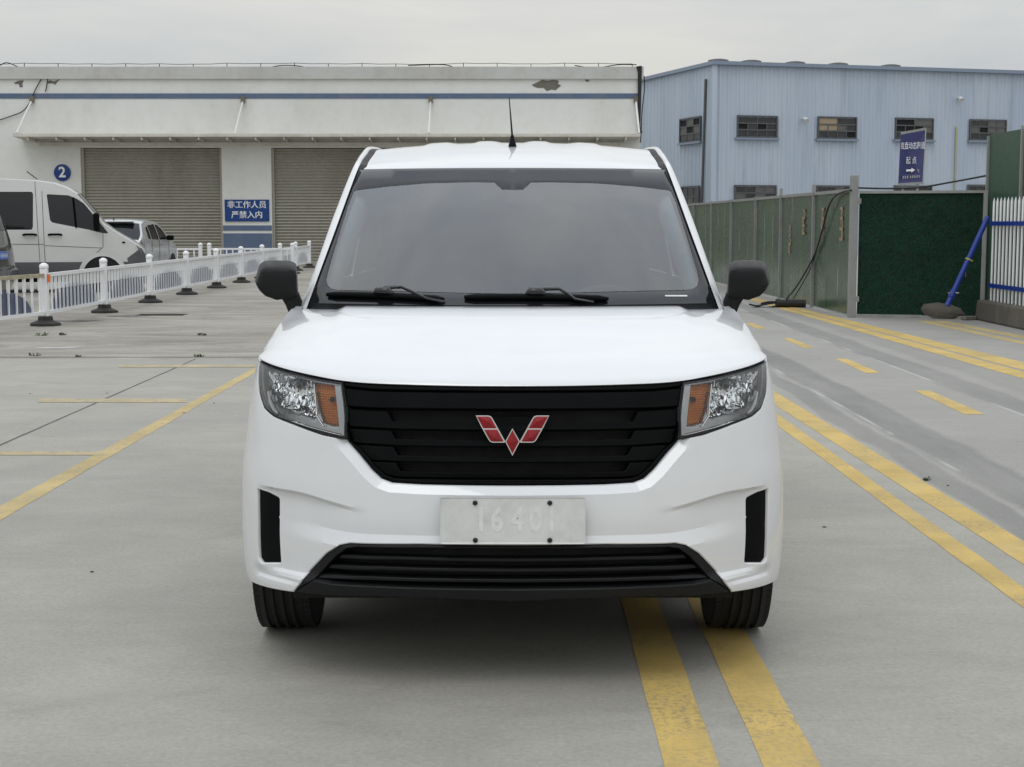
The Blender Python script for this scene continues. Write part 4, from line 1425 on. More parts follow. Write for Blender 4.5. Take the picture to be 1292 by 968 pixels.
# weeds in the joints
M['weed'] = plain('weed_leaf', (.055, .085, .028), .6, var=.4, scale=30)
def weed(px, py, size, label):
    c = gpt(px, py); mb = MB()
    for _ in range(13):
        size_ = size * .45; a = rnd.uniform(0, 6.28); r = rnd.uniform(.2, 1) * size_; h = rnd.uniform(.1, .7) * size_ * .8
        b = c + Vector((rnd.uniform(-.4, .4) * size, rnd.uniform(-.3, .3) * size, 0))
        d = Vector((math.cos(a), math.sin(a), 0)); s_ = Vector((-d.y, d.x, 0)) * size * .08
        mb.add([b - s_, b + s_, b + d * r * .5 + Vector((0, 0, h)) + s_, b + d * r * .5 + Vector((0, 0, h)) - s_, b + d * r + Vector((0, 0, h * .8))], [(0, 1, 2, 3), (3, 2, 4)])
    tag(obj('weed', mb, M['weed'], recalc=False), label, 'weed', 'weeds in the slab joints')
for px, py, sz, lb in ((1172, 606, .075, 'small green weed growing beside the worn edge of a yellow line'), (43, 449, .13, 'low weed tuft in the cross joint of the slab nearest the white railing'),
                       (98, 450.5, .10, 'thin weed in the cross joint below the paint scrape'), (52, 423.5, .16, 'dry weed clump by the first heavy railing foot'),
                       (81, 423, .15, 'spindly upright weed growing on the old slab near the railing'), (255, 423, .13, 'weed patch alone on the old slab between railing and minivan'),
                       (250, 450, .12, 'weed where the long slab joint meets the cross joint')):
    weed(px, py, sz, lb)
for px, py in ((341, 716 / 2.547 + 380), ):
    pass
LEAF_AT = ['tiny dead leaf lying alone between the minivan and the nearer double yellow lines', 'tiny dead leaf on the bare concrete well ahead of the long faded yellow line',
           'tiny dead leaf lying just beyond the middle bay line on the long slab joint', 'tiny dead leaf lying beyond the middle bay line towards the white railing', 'tiny dead leaf on the inner side of the long faded yellow line',
           'tiny dead leaf on the dark wheel track beside the green weed', 'tiny dead leaf on concrete close to the minivan front tyre', 'tiny dead leaf lying on the long faded yellow line']
M['grit'] = plain('dry_leaf_litter', (.06, .05, .035), .9, var=.5)
for i, (px, py) in enumerate(((1040, 665.5), (116, 722), (135, 496.5), (38, 497), (270, 509), (1196, 613), (967, 762), (232, 521))):
    c = gpt(px, py); s_ = .012
    ang = rnd.uniform(0, 3)
    q = Matrix.Rotation(ang, 3, 'Z')
    mb = MB().add([c + q @ Vector(v) * s_ for v in ((-1, -.5, .1), (0, -.7, .35), (1, -.2, .1), (.8, .6, .3), (-.4, .6, .15), (0, 0, .5))], [(0, 1, 5), (1, 2, 5), (2, 3, 5), (3, 4, 5), (4, 0, 5)])
    tag(obj('dead_leaf', mb, M['grit'], recalc=False), LEAF_AT[i], 'leaf', 'dead leaves on the concrete')

# ------------------------------------------------------------------ white municipal railing
M['rail_white'] = dirty('white_rail_paint', (.78, .79, .80), (.50, .47, .42), .45, .30, 2.5)
M['rail_foot'] = dirty('railing_foot_rubber', (.022, .021, .019), (.07, .064, .055), .9, .7, 5)
M['rail_plate'] = plain('slate_blue_plate', (.085, .105, .165), .55, var=.25)
M['rust'] = dirty('rusty_rail', (.42, .38, .28), (.20, .12, .05), .7, 1.0, 7, (1, 1, 1))
M['orange'] = plain('orange_reflector', (.75, .16, .03), .4)
FX = -6.5
fence = thing('white_railing', 'long white steel railing with ball-capped posts in front of the parked cars', 'railing', (FX, 21.4, 0))
SP_ = 3.12
post_src = None
def rail_post(parent, loc, src={}):
    if not src:
        mb = MB()
        mb.box((0, 0, .44), (.10, .10, .72))
        src['post'] = obj('post', mb, M['rail_white'], parent, bevel=.012, loc=loc); o = src['post']
        cap = MB().lathe([(.062, .80), (.066, .82), (.060, .845), (.030, .868), (0.001, .874)], 14)
        src['cap'] = obj('post_cap', cap, M['rail_white'], o, 40)
        ft = MB().lathe([(.22, 0), (.215, .035), (.11, .075), (.10, .13), (.075, .135)], 8)
        src['foot'] = obj('post_foot', ft, M['rail_foot'], o, 30)
        return o
    o = share(src['post'], 'post', parent, loc)
    share(src['cap'], 'post_cap', o); share(src['foot'], 'post_foot', o)
    return o
pk = {}
def rail_panel(parent, x0, y0, x1, y1, n, plate=True, top_mat=None):
    a, b = Vector((x0, y0, 0)), Vector((x1, y1, 0)); d = (b - a)
    ang = math.atan2(d.y, d.x)
    obj('top_rail', MB().bar(a + Vector((0, 0, .70)), b + Vector((0, 0, .70)), .045, .05), top_mat or M['rail_white'], parent)
    obj('bottom_rail', MB().bar(a + Vector((0, 0, .18)), b + Vector((0, 0, .18)), .04, .045), M['rail_white'], parent)
    for i in range(n):
        p = a.lerp(b, (i + .5) / n)
        if 'p' not in pk:
            mb = MB().box((0, 0, .37), (.022, .022, .34)); mb.box((0, 0, .585), (.034, .034, .19))
            pk['p'] = obj('picket', mb, M['rail_white'], parent, loc=p, rot=(0, 0, ang))
        else: share(pk['p'], 'picket', parent, p, (0, 0, ang))
    if plate:
        c = a.lerp(b, .5); L_ = d.length
        arc = [(L_ * .40 * math.cos(w), .20 + .36 * math.sin(w)) for w in np.linspace(0, math.pi, 16)]
        u = d.normalized(); nn = Vector((-u.y, u.x, 0))
        obj('arch_plate', MB().prism(arc, lambda s, z, e: c + u * s + nn * e + Vector((0, 0, z)), .024, .032), M['rail_plate'], parent)
NP = 10
for i in range(NP):
    rail_post(fence, (0, i * SP_, 0))
    if i: rail_panel(fence, 0, (i - 1) * SP_ + .06, 0, i * SP_ - .06, 16)
rail_panel(fence, -.55, -3.0, 0, -.06, 14, True, M['rust'])
rail_post(fence, (-.55, -3.06, 0))
obj('reflector', MB().box((.07, -.02, .66), (.03, .05, .11)), M['orange'], fence)
f2y = 43.6
xs2 = [(233 - 646) / FPX * f2y - 2.5, (254.3 - 646) / FPX * f2y, (265.5 - 646) / FPX * f2y, (370 - 646) / FPX * f2y]
fence2 = thing('white_railing', 'short white railing run set across the yard in front of the roller shutters', 'railing', (xs2[1], f2y, 0))
for k, x in enumerate(xs2): rail_post(fence2, (x - xs2[1], 0, 0))
rail_panel(fence2, xs2[0] - xs2[1] + .06, 0, -.06, 0, 12, False)
rail_panel(fence2, xs2[2] - xs2[1] + .06, 0, xs2[3] - xs2[1] - .06, 0, 13, False)
# ------------------------------------------------------------------ warehouse with roller shutters
BY = 54.0
def bp(px, py): return on_y(px, py, BY)
M['plaster'] = dirty('grey_white_plaster', (.69, .70, .675), (.47, .455, .41), .85, .55, .35, (1, 1, .35))
M['plaster_dark'] = dirty('parapet_render', (.52, .525, .505), (.33, .32, .29), .9, .7, .5, (1, 1, .5))
M['bare'] = dirty('bare_render', (.16, .15, .125), (.09, .085, .07), .95, .8, 3, (1, 1, 1))
M['blue_band'] = dirty('faded_blue_paint', (.085, .125, .21), (.20, .22, .25), .7, .55, 1.5)
M['shutter'] = dirty('galvanised_shutter', (.35, .335, .285), (.19, .175, .14), .5, .7, .8, (1, 1, .3), metal=.25)
M['sign_blue'] = plain('sign_blue', (.012, .05, .20), .4, var=.1, spec=.3)
M['sign_white'] = plain('sign_white', (.74, .75, .76), .5, var=.05)
M['steel_white'] = dirty('white_steel', (.70, .70, .68), (.40, .36, .30), .5, .5, 2)
M['wire'] = plain('black_cable', (.012, .012, .012), .6)
wx1 = bp(808, 200).x; wx0 = -36.0
zt = bp(400, 84.8).z; zl = bp(400, 99.5).z; zb1 = bp(400, 118).z; zb0 = bp(400, 124.5).z
zaw = bp(400, 181).z; zdoor = bp(300, 186.5).z
wh = thing('warehouse', 'low pale warehouse with blue band, canopy and grey roller shutters', 'warehouse', ((wx0 + wx1) / 2, BY, 0))
ox = (wx0 + wx1) / 2
def L3(x, y, z): return Vector((x - ox, y, z))      # y relative to the facade
def px_x(px, py=200): return bp(px, py).x
# openings
doors = [(px_x(101.5), px_x(279.5)), (px_x(342), px_x(520)), (px_x(584), px_x(760)), (px_x(-140), px_x(38) - 0.0)]
doors = doors[:3]
dx = sorted(doors)
segs = []
cur = wx0
for a, b in dx:
    segs.append((cur, a)); cur = b
segs.append((cur, wx1))
DEP = .30
wm = MB()
# piers between the doors, wall above and the flank, as one shell of butted boxes
wm.box(L3((wx0 + wx1) / 2, 9, (zdoor + zt) / 2), (wx1 - wx0, 18, zt - zdoor))
for a, b in segs:
    wm.box(L3((a + b) / 2, 9, zdoor / 2 - .001), (b - a, 18, zdoor - .002))
wall = obj('wall', wm, M['plaster'], wh)
obj('parapet_coping', MB().box(L3((wx0 + wx1) / 2, 9, (zt + zl) / 2), (wx1 - wx0 + .16, 18.16, zt - zl + .02)), M['plaster_dark'], wh)
obj('blue_band', MB().box(L3((wx0 + wx1) / 2, -.004, (zb0 + zb1) / 2), (wx1 - wx0 - .1, .03, zb1 - zb0)), M['blue_band'], wh)
for k, (a, b) in enumerate(segs):
    z1, z0 = bp(310, 284.5).z, bp(310, 291).z
    za = bp(310, 294.5).z
    if b - a < .3: continue
    obj('pier_band', MB().box(L3((a + b) / 2, -.005, (z0 + z1) / 2), (b - a - .02, .03, z1 - z0)), M['blue_band'], wh)
    obj('pier_base', MB().box(L3((a + b) / 2, -.005, za / 2), (b - a - .02, .03, za)), M['blue_band'], wh)
for a, b in dx:
    n = 38
    rows = []
    for i in range(n * 4 + 1):
        z = zdoor * i / (n * 4); ph = (i % 4) / 4
        y = .24 - .085 * (.5 - .5 * math.cos(2 * math.pi * ph)) if True else 0
        rows.append([L3(a + .06, y, z), L3(b - .06, y, z)])
    sh = obj('roller_shutter', MB().grid(rows), M['shutter'], wh, True)
    obj('guide_rail', MB().box(L3(a + .045, .15, zdoor / 2), (.09, .12, zdoor - .01)), M['shutter'], sh)
    obj('guide_rail', MB().box(L3(b - .045, .15, zdoor / 2), (.09, .12, zdoor - .01)), M['shutter'], sh)
    obj('bottom_bar', MB().box(L3((a + b) / 2, .18, .06), (b - a - .2, .05, .12)), M['shutter'], sh)
# canopy slab on rods
AWD = 1.05
aw0, aw1 = on_y(16, 170, BY - AWD).x, on_y(808, 170, BY - AWD).x
zf = on_y(400, 168.8, BY - AWD).z
can = MB()
can.add([L3(aw0, -AWD, zf), L3(aw1, -AWD, zf), L3(aw1, .0, zf + .06), L3(aw0, .0, zf + .06), L3(aw0, -AWD, zf - .10), L3(aw1, -AWD, zf - .10), L3(aw1, 0, zf - .14), L3(aw0, 0, zf - .14)],
        [(0, 1, 2, 3), (4, 7, 6, 5), (0, 4, 5, 1), (1, 5, 6, 2), (3, 2, 6, 7), (0, 3, 7, 4)])
M['canopy'] = dirty('canopy_sheet', (.62, .60, .54), (.34, .31, .25), .7, .8, 1.2, (1, 1, .5))
canopy = obj('canopy', can, M['canopy'], wh)
for i in range(22):
    x = aw0 + (aw1 - aw0) * (i + .5) / 22
    obj('canopy_rib', MB().bar(L3(x, -AWD + .05, zf - .15), L3(x, -.02, zf - .20), .05, .10), M['canopy'], canopy)
obj('canopy_beam', MB().box(L3((aw0 + aw1) / 2, -.05, zf - .30), (aw1 - aw0 - 1.2, .10, .12)), M['canopy'], canopy)
for pxt, pyt, pxb, pyb in ((41, 125.5, 21, 168), (307, 126, 296, 169), (543.5, 126, 541, 168), (802, 126, 806.5, 168)):
    a = bp(pxt, pyt); b = on_y(pxb, pyb, BY - AWD + .05)
    obj('canopy_rod', MB().tube([L3(a.x, -.02, a.z), L3(b.x, -AWD + .05, b.z)], .035, 8), M['steel_white'], wh, 40)
    obj('rod_bracket', MB().box(L3(a.x, -.06, a.z), (.14, .12, .22)), M['bare'], wh)
# spalled plaster
for pts in ([(671, 107), (678, 104), (684, 101), (691, 102), (698, 101), (705, 102), (704, 106), (708, 108), (704, 111), (701, 114), (696, 113), (690, 115), (686, 111), (678, 111), (673, 109)],
            [(18, 104.5), (24, 102), (30, 101.5), (28, 106), (29, 110), (25, 110), (24, 106), (19, 106)], [(60, 103), (64, 101.5), (68, 103), (76, 100), (72, 104), (70, 107), (66, 105), (61, 105.5)], [(738, 101), (742, 100.5), (744, 102.5), (740, 103.5)]):
    pl = [(bp(*p).x, bp(*p).z) for p in pts]
    obj('spalled_plaster', MB().prism(pl, lambda a, b, d: L3(a, d, b), -.012, .02), M['bare'], wh)
# lightning wire on stubs along the parapet
zs = bp(400, 80).z
wt_ = MB()
prev = None
n = 34
for i in range(n + 1):
    x = wx0 + .4 + (wx1 - wx0 - .7) * i / n
    h = zs + rnd.uniform(-.02, .02)
    obj('wire_stub', MB().tube([L3(x, .1, zt), L3(x, .1, h)], .014, 6), M['grate'], wh)
    if prev:
        wt_.tube([prev, (prev + L3(x, .1, h)) / 2 + Vector((0, 0, -.015)), L3(x, .1, h)], .010, 5, False)
    prev = L3(x, .1, h)
obj('lightning_wire', wt_, M['grate'], wh)
for pts in ([(0, 83), (10, 79.5), (26, 86)], [(330, 88), (355, 83), (380, 84), (388, 88)], [(515, 83), (560, 82), (578, 88)], [(725, 83), (750, 86), (780, 82), (803, 82)], [(40, 126), (46, 112), (58, 92), (66, 86)], [(58, 116), (60, 106), (62, 92), (66, 86), (90, 87)], [(41, 126), (30, 140), (14, 147), (-10, 155)]):
    w = [bp(*p) for p in pts]
    obj('cable', MB().tube(dense([L3(p.x, -.06, p.z) for p in w], 5), .018, 6), M['wire'], wh, True)
w = [bp(*p) for p in ((806, 84), (807, 92), (806.5, 130), (806, 160), (809, 168))]
obj('downpipe', MB().tube([L3(p.x, -.08, p.z) for p in w], [.10, .07, .06, .05, .05], 8), M['wire'], wh, 40)
w = [bp(*p) for p in ((812.5, 96), (813, 112), (810, 140), (809, 165), (808, 180))]
obj('cable', MB().tube(dense([L3(p.x, -.05, p.z) for p in w], 5), .02, 6), M['wire'], wh, True)

# number disc and warning board fixed to the wall
c = bp(79, 218)
disc = thing('number_sign', 'round blue sign with white numeral 2 on the warehouse wall', 'sign', (c.x, BY - .02, c.z))
obj('disc', MB().lathe([(.29, 0), (.29, -.03), (.28, -.035), (0.001, -.035)], 40, 'Y'), M['sign_blue'], disc, 30)
obj('numeral', text_mesh('2', .50, .004, .012), M['sign_white'], disc, loc=(0, -.04, 0), rot=(math.pi / 2, 0, 0))
a, b = bp(283.6, 252), bp(340, 279.4)
cx, cz = (a.x + b.x) / 2, (a.z + b.z) / 2
ws_ = thing('warning_sign', 'blue warning board with white Chinese lettering on the pier between shutters', 'sign', (cx, BY - .03, cz))
obj('board', MB().box((0, 0, 0), (b.x - a.x, .03, a.z - b.z)), M['sign_blue'], ws_)
for s_, z_ in (('非工作人员', .185), ('严禁入内', -.165)):
    me = text_mesh(s_, .275, .003, .0)
    obj('lettering', me, M['sign_white'], ws_, loc=(-.004, -.021, z_), rot=(math.pi / 2, 0, 0))
    obj('lettering', me.copy(), M['sign_white'], ws_, loc=(.006, -.0225, z_ + .003), rot=(math.pi / 2, 0, 0))

# ------------------------------------------------------------------ blue steel shed
M['shed'] = NT('blue_corrugated_steel')
t = M['shed']
pos = t.coord('World')
a_ = t.rng(t.noise(pos, .5, 6, .6, sc=(1, 1, .12)), .35, .7)
b_ = t.rng(t.noise(pos, 3, 5, .65, sc=(1, 1, .10)), .52, .78)
colr = t.mix(a_, (.375, .445, .535), (.465, .525, .605))
colr = t.mix(t.math('MULTIPLY', b_, .42), colr, (.24, .265, .295))
t.set(Base_Color=colr, Roughness=.5, Metallic=.1)
M['shed'] = t.m
M['shed_trim'] = dirty('blue_eave_trim', (.20, .25, .33), (.24, .26, .29), .5, .5, 1)
M['win_frame'] = dirty('grey_window_frame', (.085, .09, .095), (.05, .045, .04), .6, .8, 3, (1, 1, 1))
M['pane'] = dirty('grimy_glass', (.022, .025, .027), (.06, .055, .05), .45, .9, 2.5, (1, 1, 1))
M['pane_dark'] = plain('open_dark', (.006, .006, .006), .9)
M['pane_tan'] = dirty('boarded_pane', (.33, .26, .17), (.16, .12, .08), .8, .7, 3, (1, 1, 1))
M['pane_grey'] = dirty('dusty_pane', (.11, .112, .105), (.05, .045, .04), .6, .8, 3, (1, 1, 1))
SC = Vector((on_y(900, 200, 70).x, 70, 0))
H1 = on_y(900, 82, 70).z
e1 = on_y(1292, 94, 70)
kz = (e1.z - CAMH)
Y2 = 70 * (H1 - CAMH) / kz                      # depth at which the same eave height shows at the picture's edge
P2 = Vector((on_y(1292, 94, Y2).x, Y2, 0))
dR = (P2 - SC).normalized(); dR.z = 0
dL = Vector((-.30, .954, 0)).normalized()
HL = H1
shed = thing('steel_shed', 'tall pale blue corrugated steel shed with rows of broken windows', 'shed', (SC.x, SC.y, 0))
def corr(o, d, length, H, pitch=.42):
    n = Vector((d.y, -d.x, 0))
    if n.y > 0: n = -n
    prof = []
    x = 0
    while x < length:
        for k, off in ((0, 0), (.50, 0), (.60, .035), (.85, .035), (.95, 0)):
            prof.append((x + k * pitch, off))
        x += pitch
    rows = [[o + d * x + n * off + Vector((0, 0, z)) for x, off in prof] for z in (0, H)]
    return MB().grid(rows), n
mb, nR = corr(Vector((0, 0, 0)), dR, 48, H1)
obj('front_wall', mb, M['shed'], shed)
mb, nL = corr(Vector((0, 0, 0)), dL, 40, H1)
if nL.x > 0: nL = -nL
obj('end_wall', mb, M['shed'], shed)
obj('corner_flashing', MB().box((0, -.02, H1 / 2), (.22, .22, H1)), M['shed'], shed)
A = Vector((0, 0, H1)); B_ = dR * 48 + A; D_l = dL * 40 + A; E_ = B_ + dL * 40
rf = MB()
up = Vector((0, 0, .16))
ov = nR * .25 + nL * .2
rf.add([A + ov, B_ + nR * .25, E_, D_l + nL * .2, A + ov + up, B_ + nR * .25 + up, E_ + up * 3, D_l + nL * .2 + up], [(0, 1, 5, 4), (3, 0, 4, 7), (4, 5, 6, 7), (0, 3, 2, 1), (1, 2, 6, 5), (2, 3, 7, 6)])
roof_o = obj('roof', rf, M['shed_trim'], shed)
for px, py in ((920, 80.5), (962, 81.5), (1018, 83.5), (1073, 85.5), (1140, 88)):
    d = ray(px, py); o2 = Vector((0, 0, 0))
    q = SC + dR * 0
    # meet the facade plane
    tt = (SC.dot(nR)) / (Vector((d.x, 1, 0)).dot(nR))
    p = Vector((d.x * tt, tt, 0)) - SC
    obj('roof_vent', MB().lathe([(.36, -.1), (.36, .04), (.50, .06), (.46, .15), (.22, .20), (.001, .21)], 16, 'Z', p - nR * 1.2 + Vector((0, 0, H1 + .20))), M['win_frame'], roof_o, 40)
def facade(px, py, n):
    d = ray(px, py)
    tt = SC.dot(n) / (Vector((d.x, 1, 0)).dot(n))
    return Vector((d.x * tt, tt, CAMH + d.z * tt)) - SC
def shed_window(px0, py0, px1, py1, n, d, layout, seed):
    """layout: pane kinds row by row (top row first)"""
    a, b = facade(px0, py0, n), facade(px1, py1, n)
    w = (Vector((b.x - a.x, b.y - a.y, 0))).length; z1, z0 = a.z, b.z
    base = Vector((a.x, a.y, 0)); u = d if (Vector((b.x - a.x, b.y - a.y, 0))).dot(d) > 0 else -d
    f = lambda s, z, e: base + u * s + n * e + Vector((0, 0, z))
    fm = MB()
    T = .06
    for s0, s1, za, zb in ((0, w, z0, z0 + T), (0, w, z1 - T, z1), (0, T, z0 + T, z1 - T), (w - T, w, z0 + T, z1 - T)):
        fm.prism([(s0, za), (s1, za), (s1, zb), (s0, zb)], f, .04, .13)
    nr = len(layout)
    zz = [z1 - T - (z1 - z0 - 2 * T) * k / nr for k in range(nr + 1)]
    root = obj('window', fm, M['win_frame'], shed)
    obj('sill', MB().prism([(-.08, z0 - .09), (w + .08, z0 - .09), (w + .08, z0 - .005), (-.08, z0 - .005)], f, .03, .20), M['shed_trim'], root)
    for r, row in enumerate(layout):
        if r:
            obj('glazing_bar', MB().prism([(T, zz[r] - .03), (w - T, zz[r] - .03), (w - T, zz[r] + .03), (T, zz[r] + .03)], f, .05, .11), M['win_frame'], root)
        nc = len(row); cw = (w - 2 * T) / nc
        for c_, ch in enumerate(row):
            s0 = T + cw * c_; s1 = s0 + cw
            mt = {'g': M['pane'], 'd': M['pane_dark'], 't': M['pane_tan'], 'l': M['pane_grey']}[ch]
            e = .045 if ch == 'd' else .065
            obj('pane', MB().prism([(s0 + .015, zz[r + 1] + .03), (s1 - .015, zz[r + 1] + .03), (s1 - .015, zz[r] - .03), (s0 + .015, zz[r] - .03)], f, e, e + .02), mt, root)
            if c_: obj('glazing_bar', MB().prism([(s0 - .02, zz[r + 1] + .03), (s0 + .02, zz[r + 1] + .03), (s0 + .02, zz[r] - .03), (s0 - .02, zz[r] - .03)], f, .05, .105), M['win_frame'], root)
W_ = [(929, 145.5, 979.5, 174.5, ['gg', 'dgdg', 'gggg']), (1031, 147, 1079.5, 176, ['tg', 'ttlg', 'gggd']), (1128.5, 148.5, 1176, 177, ['dl', 'dddl', 'gdg']), (1222.5, 150.5, 1268, 178, ['ggll', 'ldll', 'gggg']),
      (1312, 152, 1356, 180, ['gggg', 'dglg']), (926, 233.5, 978, 262, ['ggll', 'lglg', 'gggg']), (1029, 234, 1076, 262, ['gglg', 'gggg']), (1127, 234, 1174, 262, ['gggg', 'lggg']), (1220, 233, 1262, 262, ['gggg', 'gggg'])]
for k, (a, b, c, d, lay) in enumerate(W_): shed_window(a, b, c, d, nR, dR, lay, k)
nLv = Vector((dL.y, -dL.x, 0)); nLv = -nLv if nLv.x > 0 else nLv
for k, (a, b, c, d, lay) in enumerate([(860, 150.5, 886, 178, ['dld', 'ldl', 'ggg']), (862, 235.5, 884, 262, ['ggg', 'glg'])]): shed_window(a, b, c, d, nLv, dL, lay, k)
for px, py in ((1013, 150), (1208, 124)):
    p = facade(px, py, nR)
    obj('lamp', MB().tube([p, p + nR * .25, p + nR * .35 + Vector((0, 0, -.12))], [.05, .07, .14], 10), M['steel_white'], shed, 40)
p = [facade(1206, 160, nR), facade(1204, 240, nR)]
obj('drain_stain_pipe', MB().tube([p[0] + nR * .05, p[1] + nR * .05], .04, 6), plain('ochre_pipe', (.40, .38, .22), .6), shed, 40)
p0_, p1_ = facade(893, 100, nLv), facade(888, 258, nLv)
obj('downpipe', MB().tube([p0_ + nLv * .1, p1_ + nLv * .1], .06, 8), M['win_frame'], shed, 40)

# ------------------------------------------------------------------ green hoarding
M['hoard'] = dirty('olive_green_sheet', (.040, .080, .044), (.070, .104, .064), .28, .8, .7, (1, 1, .3))
M['hoard2'] = dirty('olive_green_sheet_faded', (.052, .088, .052), (.085, .115, .075), .32, .8, .7, (1, 1, .3))
M['galv'] = dirty('galvanised_steel', (.30, .31, .30), (.17, .165, .15), .5, .8, 3, (1, 1, .4), metal=.3)
M['salmon'] = dirty('peeled_letter_glue', (.36, .22, .145), (.12, .12, .085), .8, 1.2, 9, (1, 1, 1))
hp0 = gpt(1074, 400.5)
hz = on_y(1074, 241, hp0.y).z
def hx(z): return hp0.x - .020 * (z - hp0.y)
hoard = thing('green_hoarding', 'olive green sheet metal hoarding with galvanised posts and peeled lettering', 'hoarding', (hp0.x, hp0.y, 0))
def HL_(x, y, z): return Vector((x - hp0.x, y - hp0.y, z))
ypos = [hp0.y + .05]
for px in (1025.6, 984.5, 953, 922, 897, 875, 856):
    # depth where the line of the hoarding meets this column
    k = (px - CXP) / FPX
    ypos.append((hp0.x + .02 * hp0.y) / (k + .02))
for i in range(len(ypos) - 1):
    ya, yb = ypos[i], ypos[i + 1]
    n = 3
    for j in range(n):
        y0 = ya + (yb - ya) * j / n + .0015; y1 = ya + (yb - ya) * (j + 1) / n - .0015
        pm = MB()
        # sheet with two shallow pressed folds
        rows = []
        for z in (.03, .5, 1.0, 1.45, hz):
            r = []
            for k in range(5):
                y = y0 + (y1 - y0) * k / 4
                r.append(HL_(hx(y) + (.008 if k in (1, 3) else 0) + rnd.uniform(-.003, .003), y, z))
            rows.append(r)
        pm.grid(rows)
        obj('sheet', pm, M['hoard'] if (i + j) % 3 else M['hoard2'], hoard, 30)
    obj('top_channel', MB().bar(HL_(hx(ya), ya, hz + .01), HL_(hx(yb), yb, hz + .01), .05, .05), M['galv'], hoard)
    if i:
        hh = hz + (.16 if i in (1, 2) else .05)
        obj('post', MB().box(HL_(hx(ya) - .02, ya, hh / 2), (.05, .06, hh)), M['galv'], hoard)
obj('gate_post', MB().box(HL_(hp0.x, hp0.y, 1.07), (.11, .11, 2.14)), M['galv'], hoard, bevel=.008)
for z in (.28, 1.75):
    obj('hinge', MB().box(HL_(hp0.x + .075, hp0.y - .03, z), (.05, .05, .08)), M['galv'], hoard)
# glue ghosts of four stripped letters
for (px, y0, y1, px2), sd in zip(((996, 285, 320, 6), (1013, 264, 296, 8), (1037, 262, 301, 8), (1060.5, 261, 304, 10)), (1, 2, 3, 4)):
    rr = random.Random(sd * 11)
    k = (px - CXP) / FPX
    yc = (hp0.x + .02 * hp0.y) / (k + .02)
    z1 = CAMH + ray(px, y0).z * yc; z0 = CAMH + ray(px, y1).z * yc
    wd = px2 / FPX * yc / (abs(k + .02)) * .5
    mb = MB()
    n = 10
    for q in range(n):
        zc = z1 + (z0 - z1) * (q + .5) / n
        yy = yc + rr.uniform(-.35, .35) * wd
        if q % 3 == 0: wy, hh = wd * rr.uniform(.5, .95), abs(z1 - z0) * .05; yy = yc
        else: wy, hh = wd * rr.uniform(.12, .22), abs(z1 - z0) * rr.uniform(.08, .15)
        pl = [(yy - wy / 2, zc - hh), (yy + wy / 2 * rr.uniform(.6, 1), zc - hh * .9), (yy + wy / 2, zc + hh), (yy - wy / 2 * rr.uniform(.6, 1), zc + hh * .9)]
        mb.prism(pl, lambda a, b, d: HL_(hx(a) - .012 - d, a, b), .001 + q * .0004, .004 + q * .0004)
    o = obj('stripped_letter', mb, M['salmon'], hoard); o['kind'] = 'stuff'

# artificial-turf gate leaf
M['turf_back'] = plain('turf_backing', (.004, .022, .012), .9, var=.3, scale=8)
t = NT('artificial_turf'); v = t.coord('World')
t.set(Base_Color=t.mix(t.rng(t.noise(v, 3, 6, .7), .35, .7), (.004, .046, .025), (.014, .088, .048)), Roughness=.75, Specular_IOR_Level=.15)
M['turf'] = t.m
ta, tb = gpt(1081, 400.5), gpt(1236, 403)
gate = thing('turf_gate', 'dark green artificial turf panel in a steel frame beside the galvanised gate post', 'gate', ((ta.x + tb.x) / 2, (ta.y + tb.y) / 2, 0))
gc = Vector(gate.location)
td = (tb - ta); tl = td.length; tu = td.normalized(); tn = Vector((tu.y, -tu.x, 0))
tz = on_y(1160, 244, gc.y).z
def TG(s, z, e): return ta + tu * s + tn * e + Vector((0, 0, z)) - gc
obj('backing', MB().prism([(0, .05), (tl, .05), (tl, tz), (0, tz)], TG, -.02, .0), M['turf_back'], gate)
bl = MB()
nb = 15000
for _ in range(nb):
    s = rnd.uniform(.01, tl - .01); z = rnd.uniform(.06, tz - .01)
    a = rnd.uniform(0, 6.28); ln = rnd.uniform(.012, .030); dx_, dz_ = math.cos(a) * ln * .8, math.sin(a) * ln * .8 - .008
    w = .004
    bl.add([TG(s - w, z, 0), TG(s + w, z, 0), TG(s + dx_, z + dz_, rnd.uniform(.010, .026))], [(0, 1, 2)])
o = obj('turf_blades', bl, M['turf'], gate, recalc=False); o['kind'] = 'stuff'
for nm, pl in (('frame_rail', [(0, .0), (tl, .0), (tl, .045), (0, .045)]), ('frame_rail', [(0, tz), (tl, tz), (tl, tz + .04), (0, tz + .04)]), ('frame_stile', [(tl + .002, 0), (tl + .06, 0), (tl + .06, tz + .04), (tl + .002, tz + .04)])):
    obj(nm, MB().prism(pl, TG, -.03, .03), M['galv'], gate)
crs = MB().prism([(.25, 1.42), (.8, 1.16), (.81, 1.17), (.26, 1.43)], TG, .026, .028)

# tall green screen panel behind the picket fence
M['deep_green'] = dirty('deep_green_sheet', (.016, .064, .034), (.045, .085, .055), .45, .6, 1.0, (1, 1, .4))
pa, pb = Vector((7.06, 22.95, 0)), Vector((7.10, 18.6, 0))
sp = thing('tall_green_panel', 'tall deep green sheet panel rising above the white picket fence', 'panel', ((pa.x + pb.x) / 2, (pa.y + pb.y) / 2, 0))
so_ = Vector(sp.location); su = (pb - pa).normalized(); sl_ = (pb - pa).length; sn = Vector((su.y, -su.x, 0))
zh = on_y(1243.5, 170, pa.y).z
def SPn(s, z, e): return pa + su * s + sn * e + Vector((0, 0, z)) - so_
k_ = 1.42
for s0, s1 in ((0, k_ - .01), (k_ + .06, 2.9), (2.92, sl_)):
    obj('sheet', MB().prism([(s0, .05), (s1, .05), (s1, zh), (s0, zh)], SPn, -.02, 0), M['deep_green'], sp)
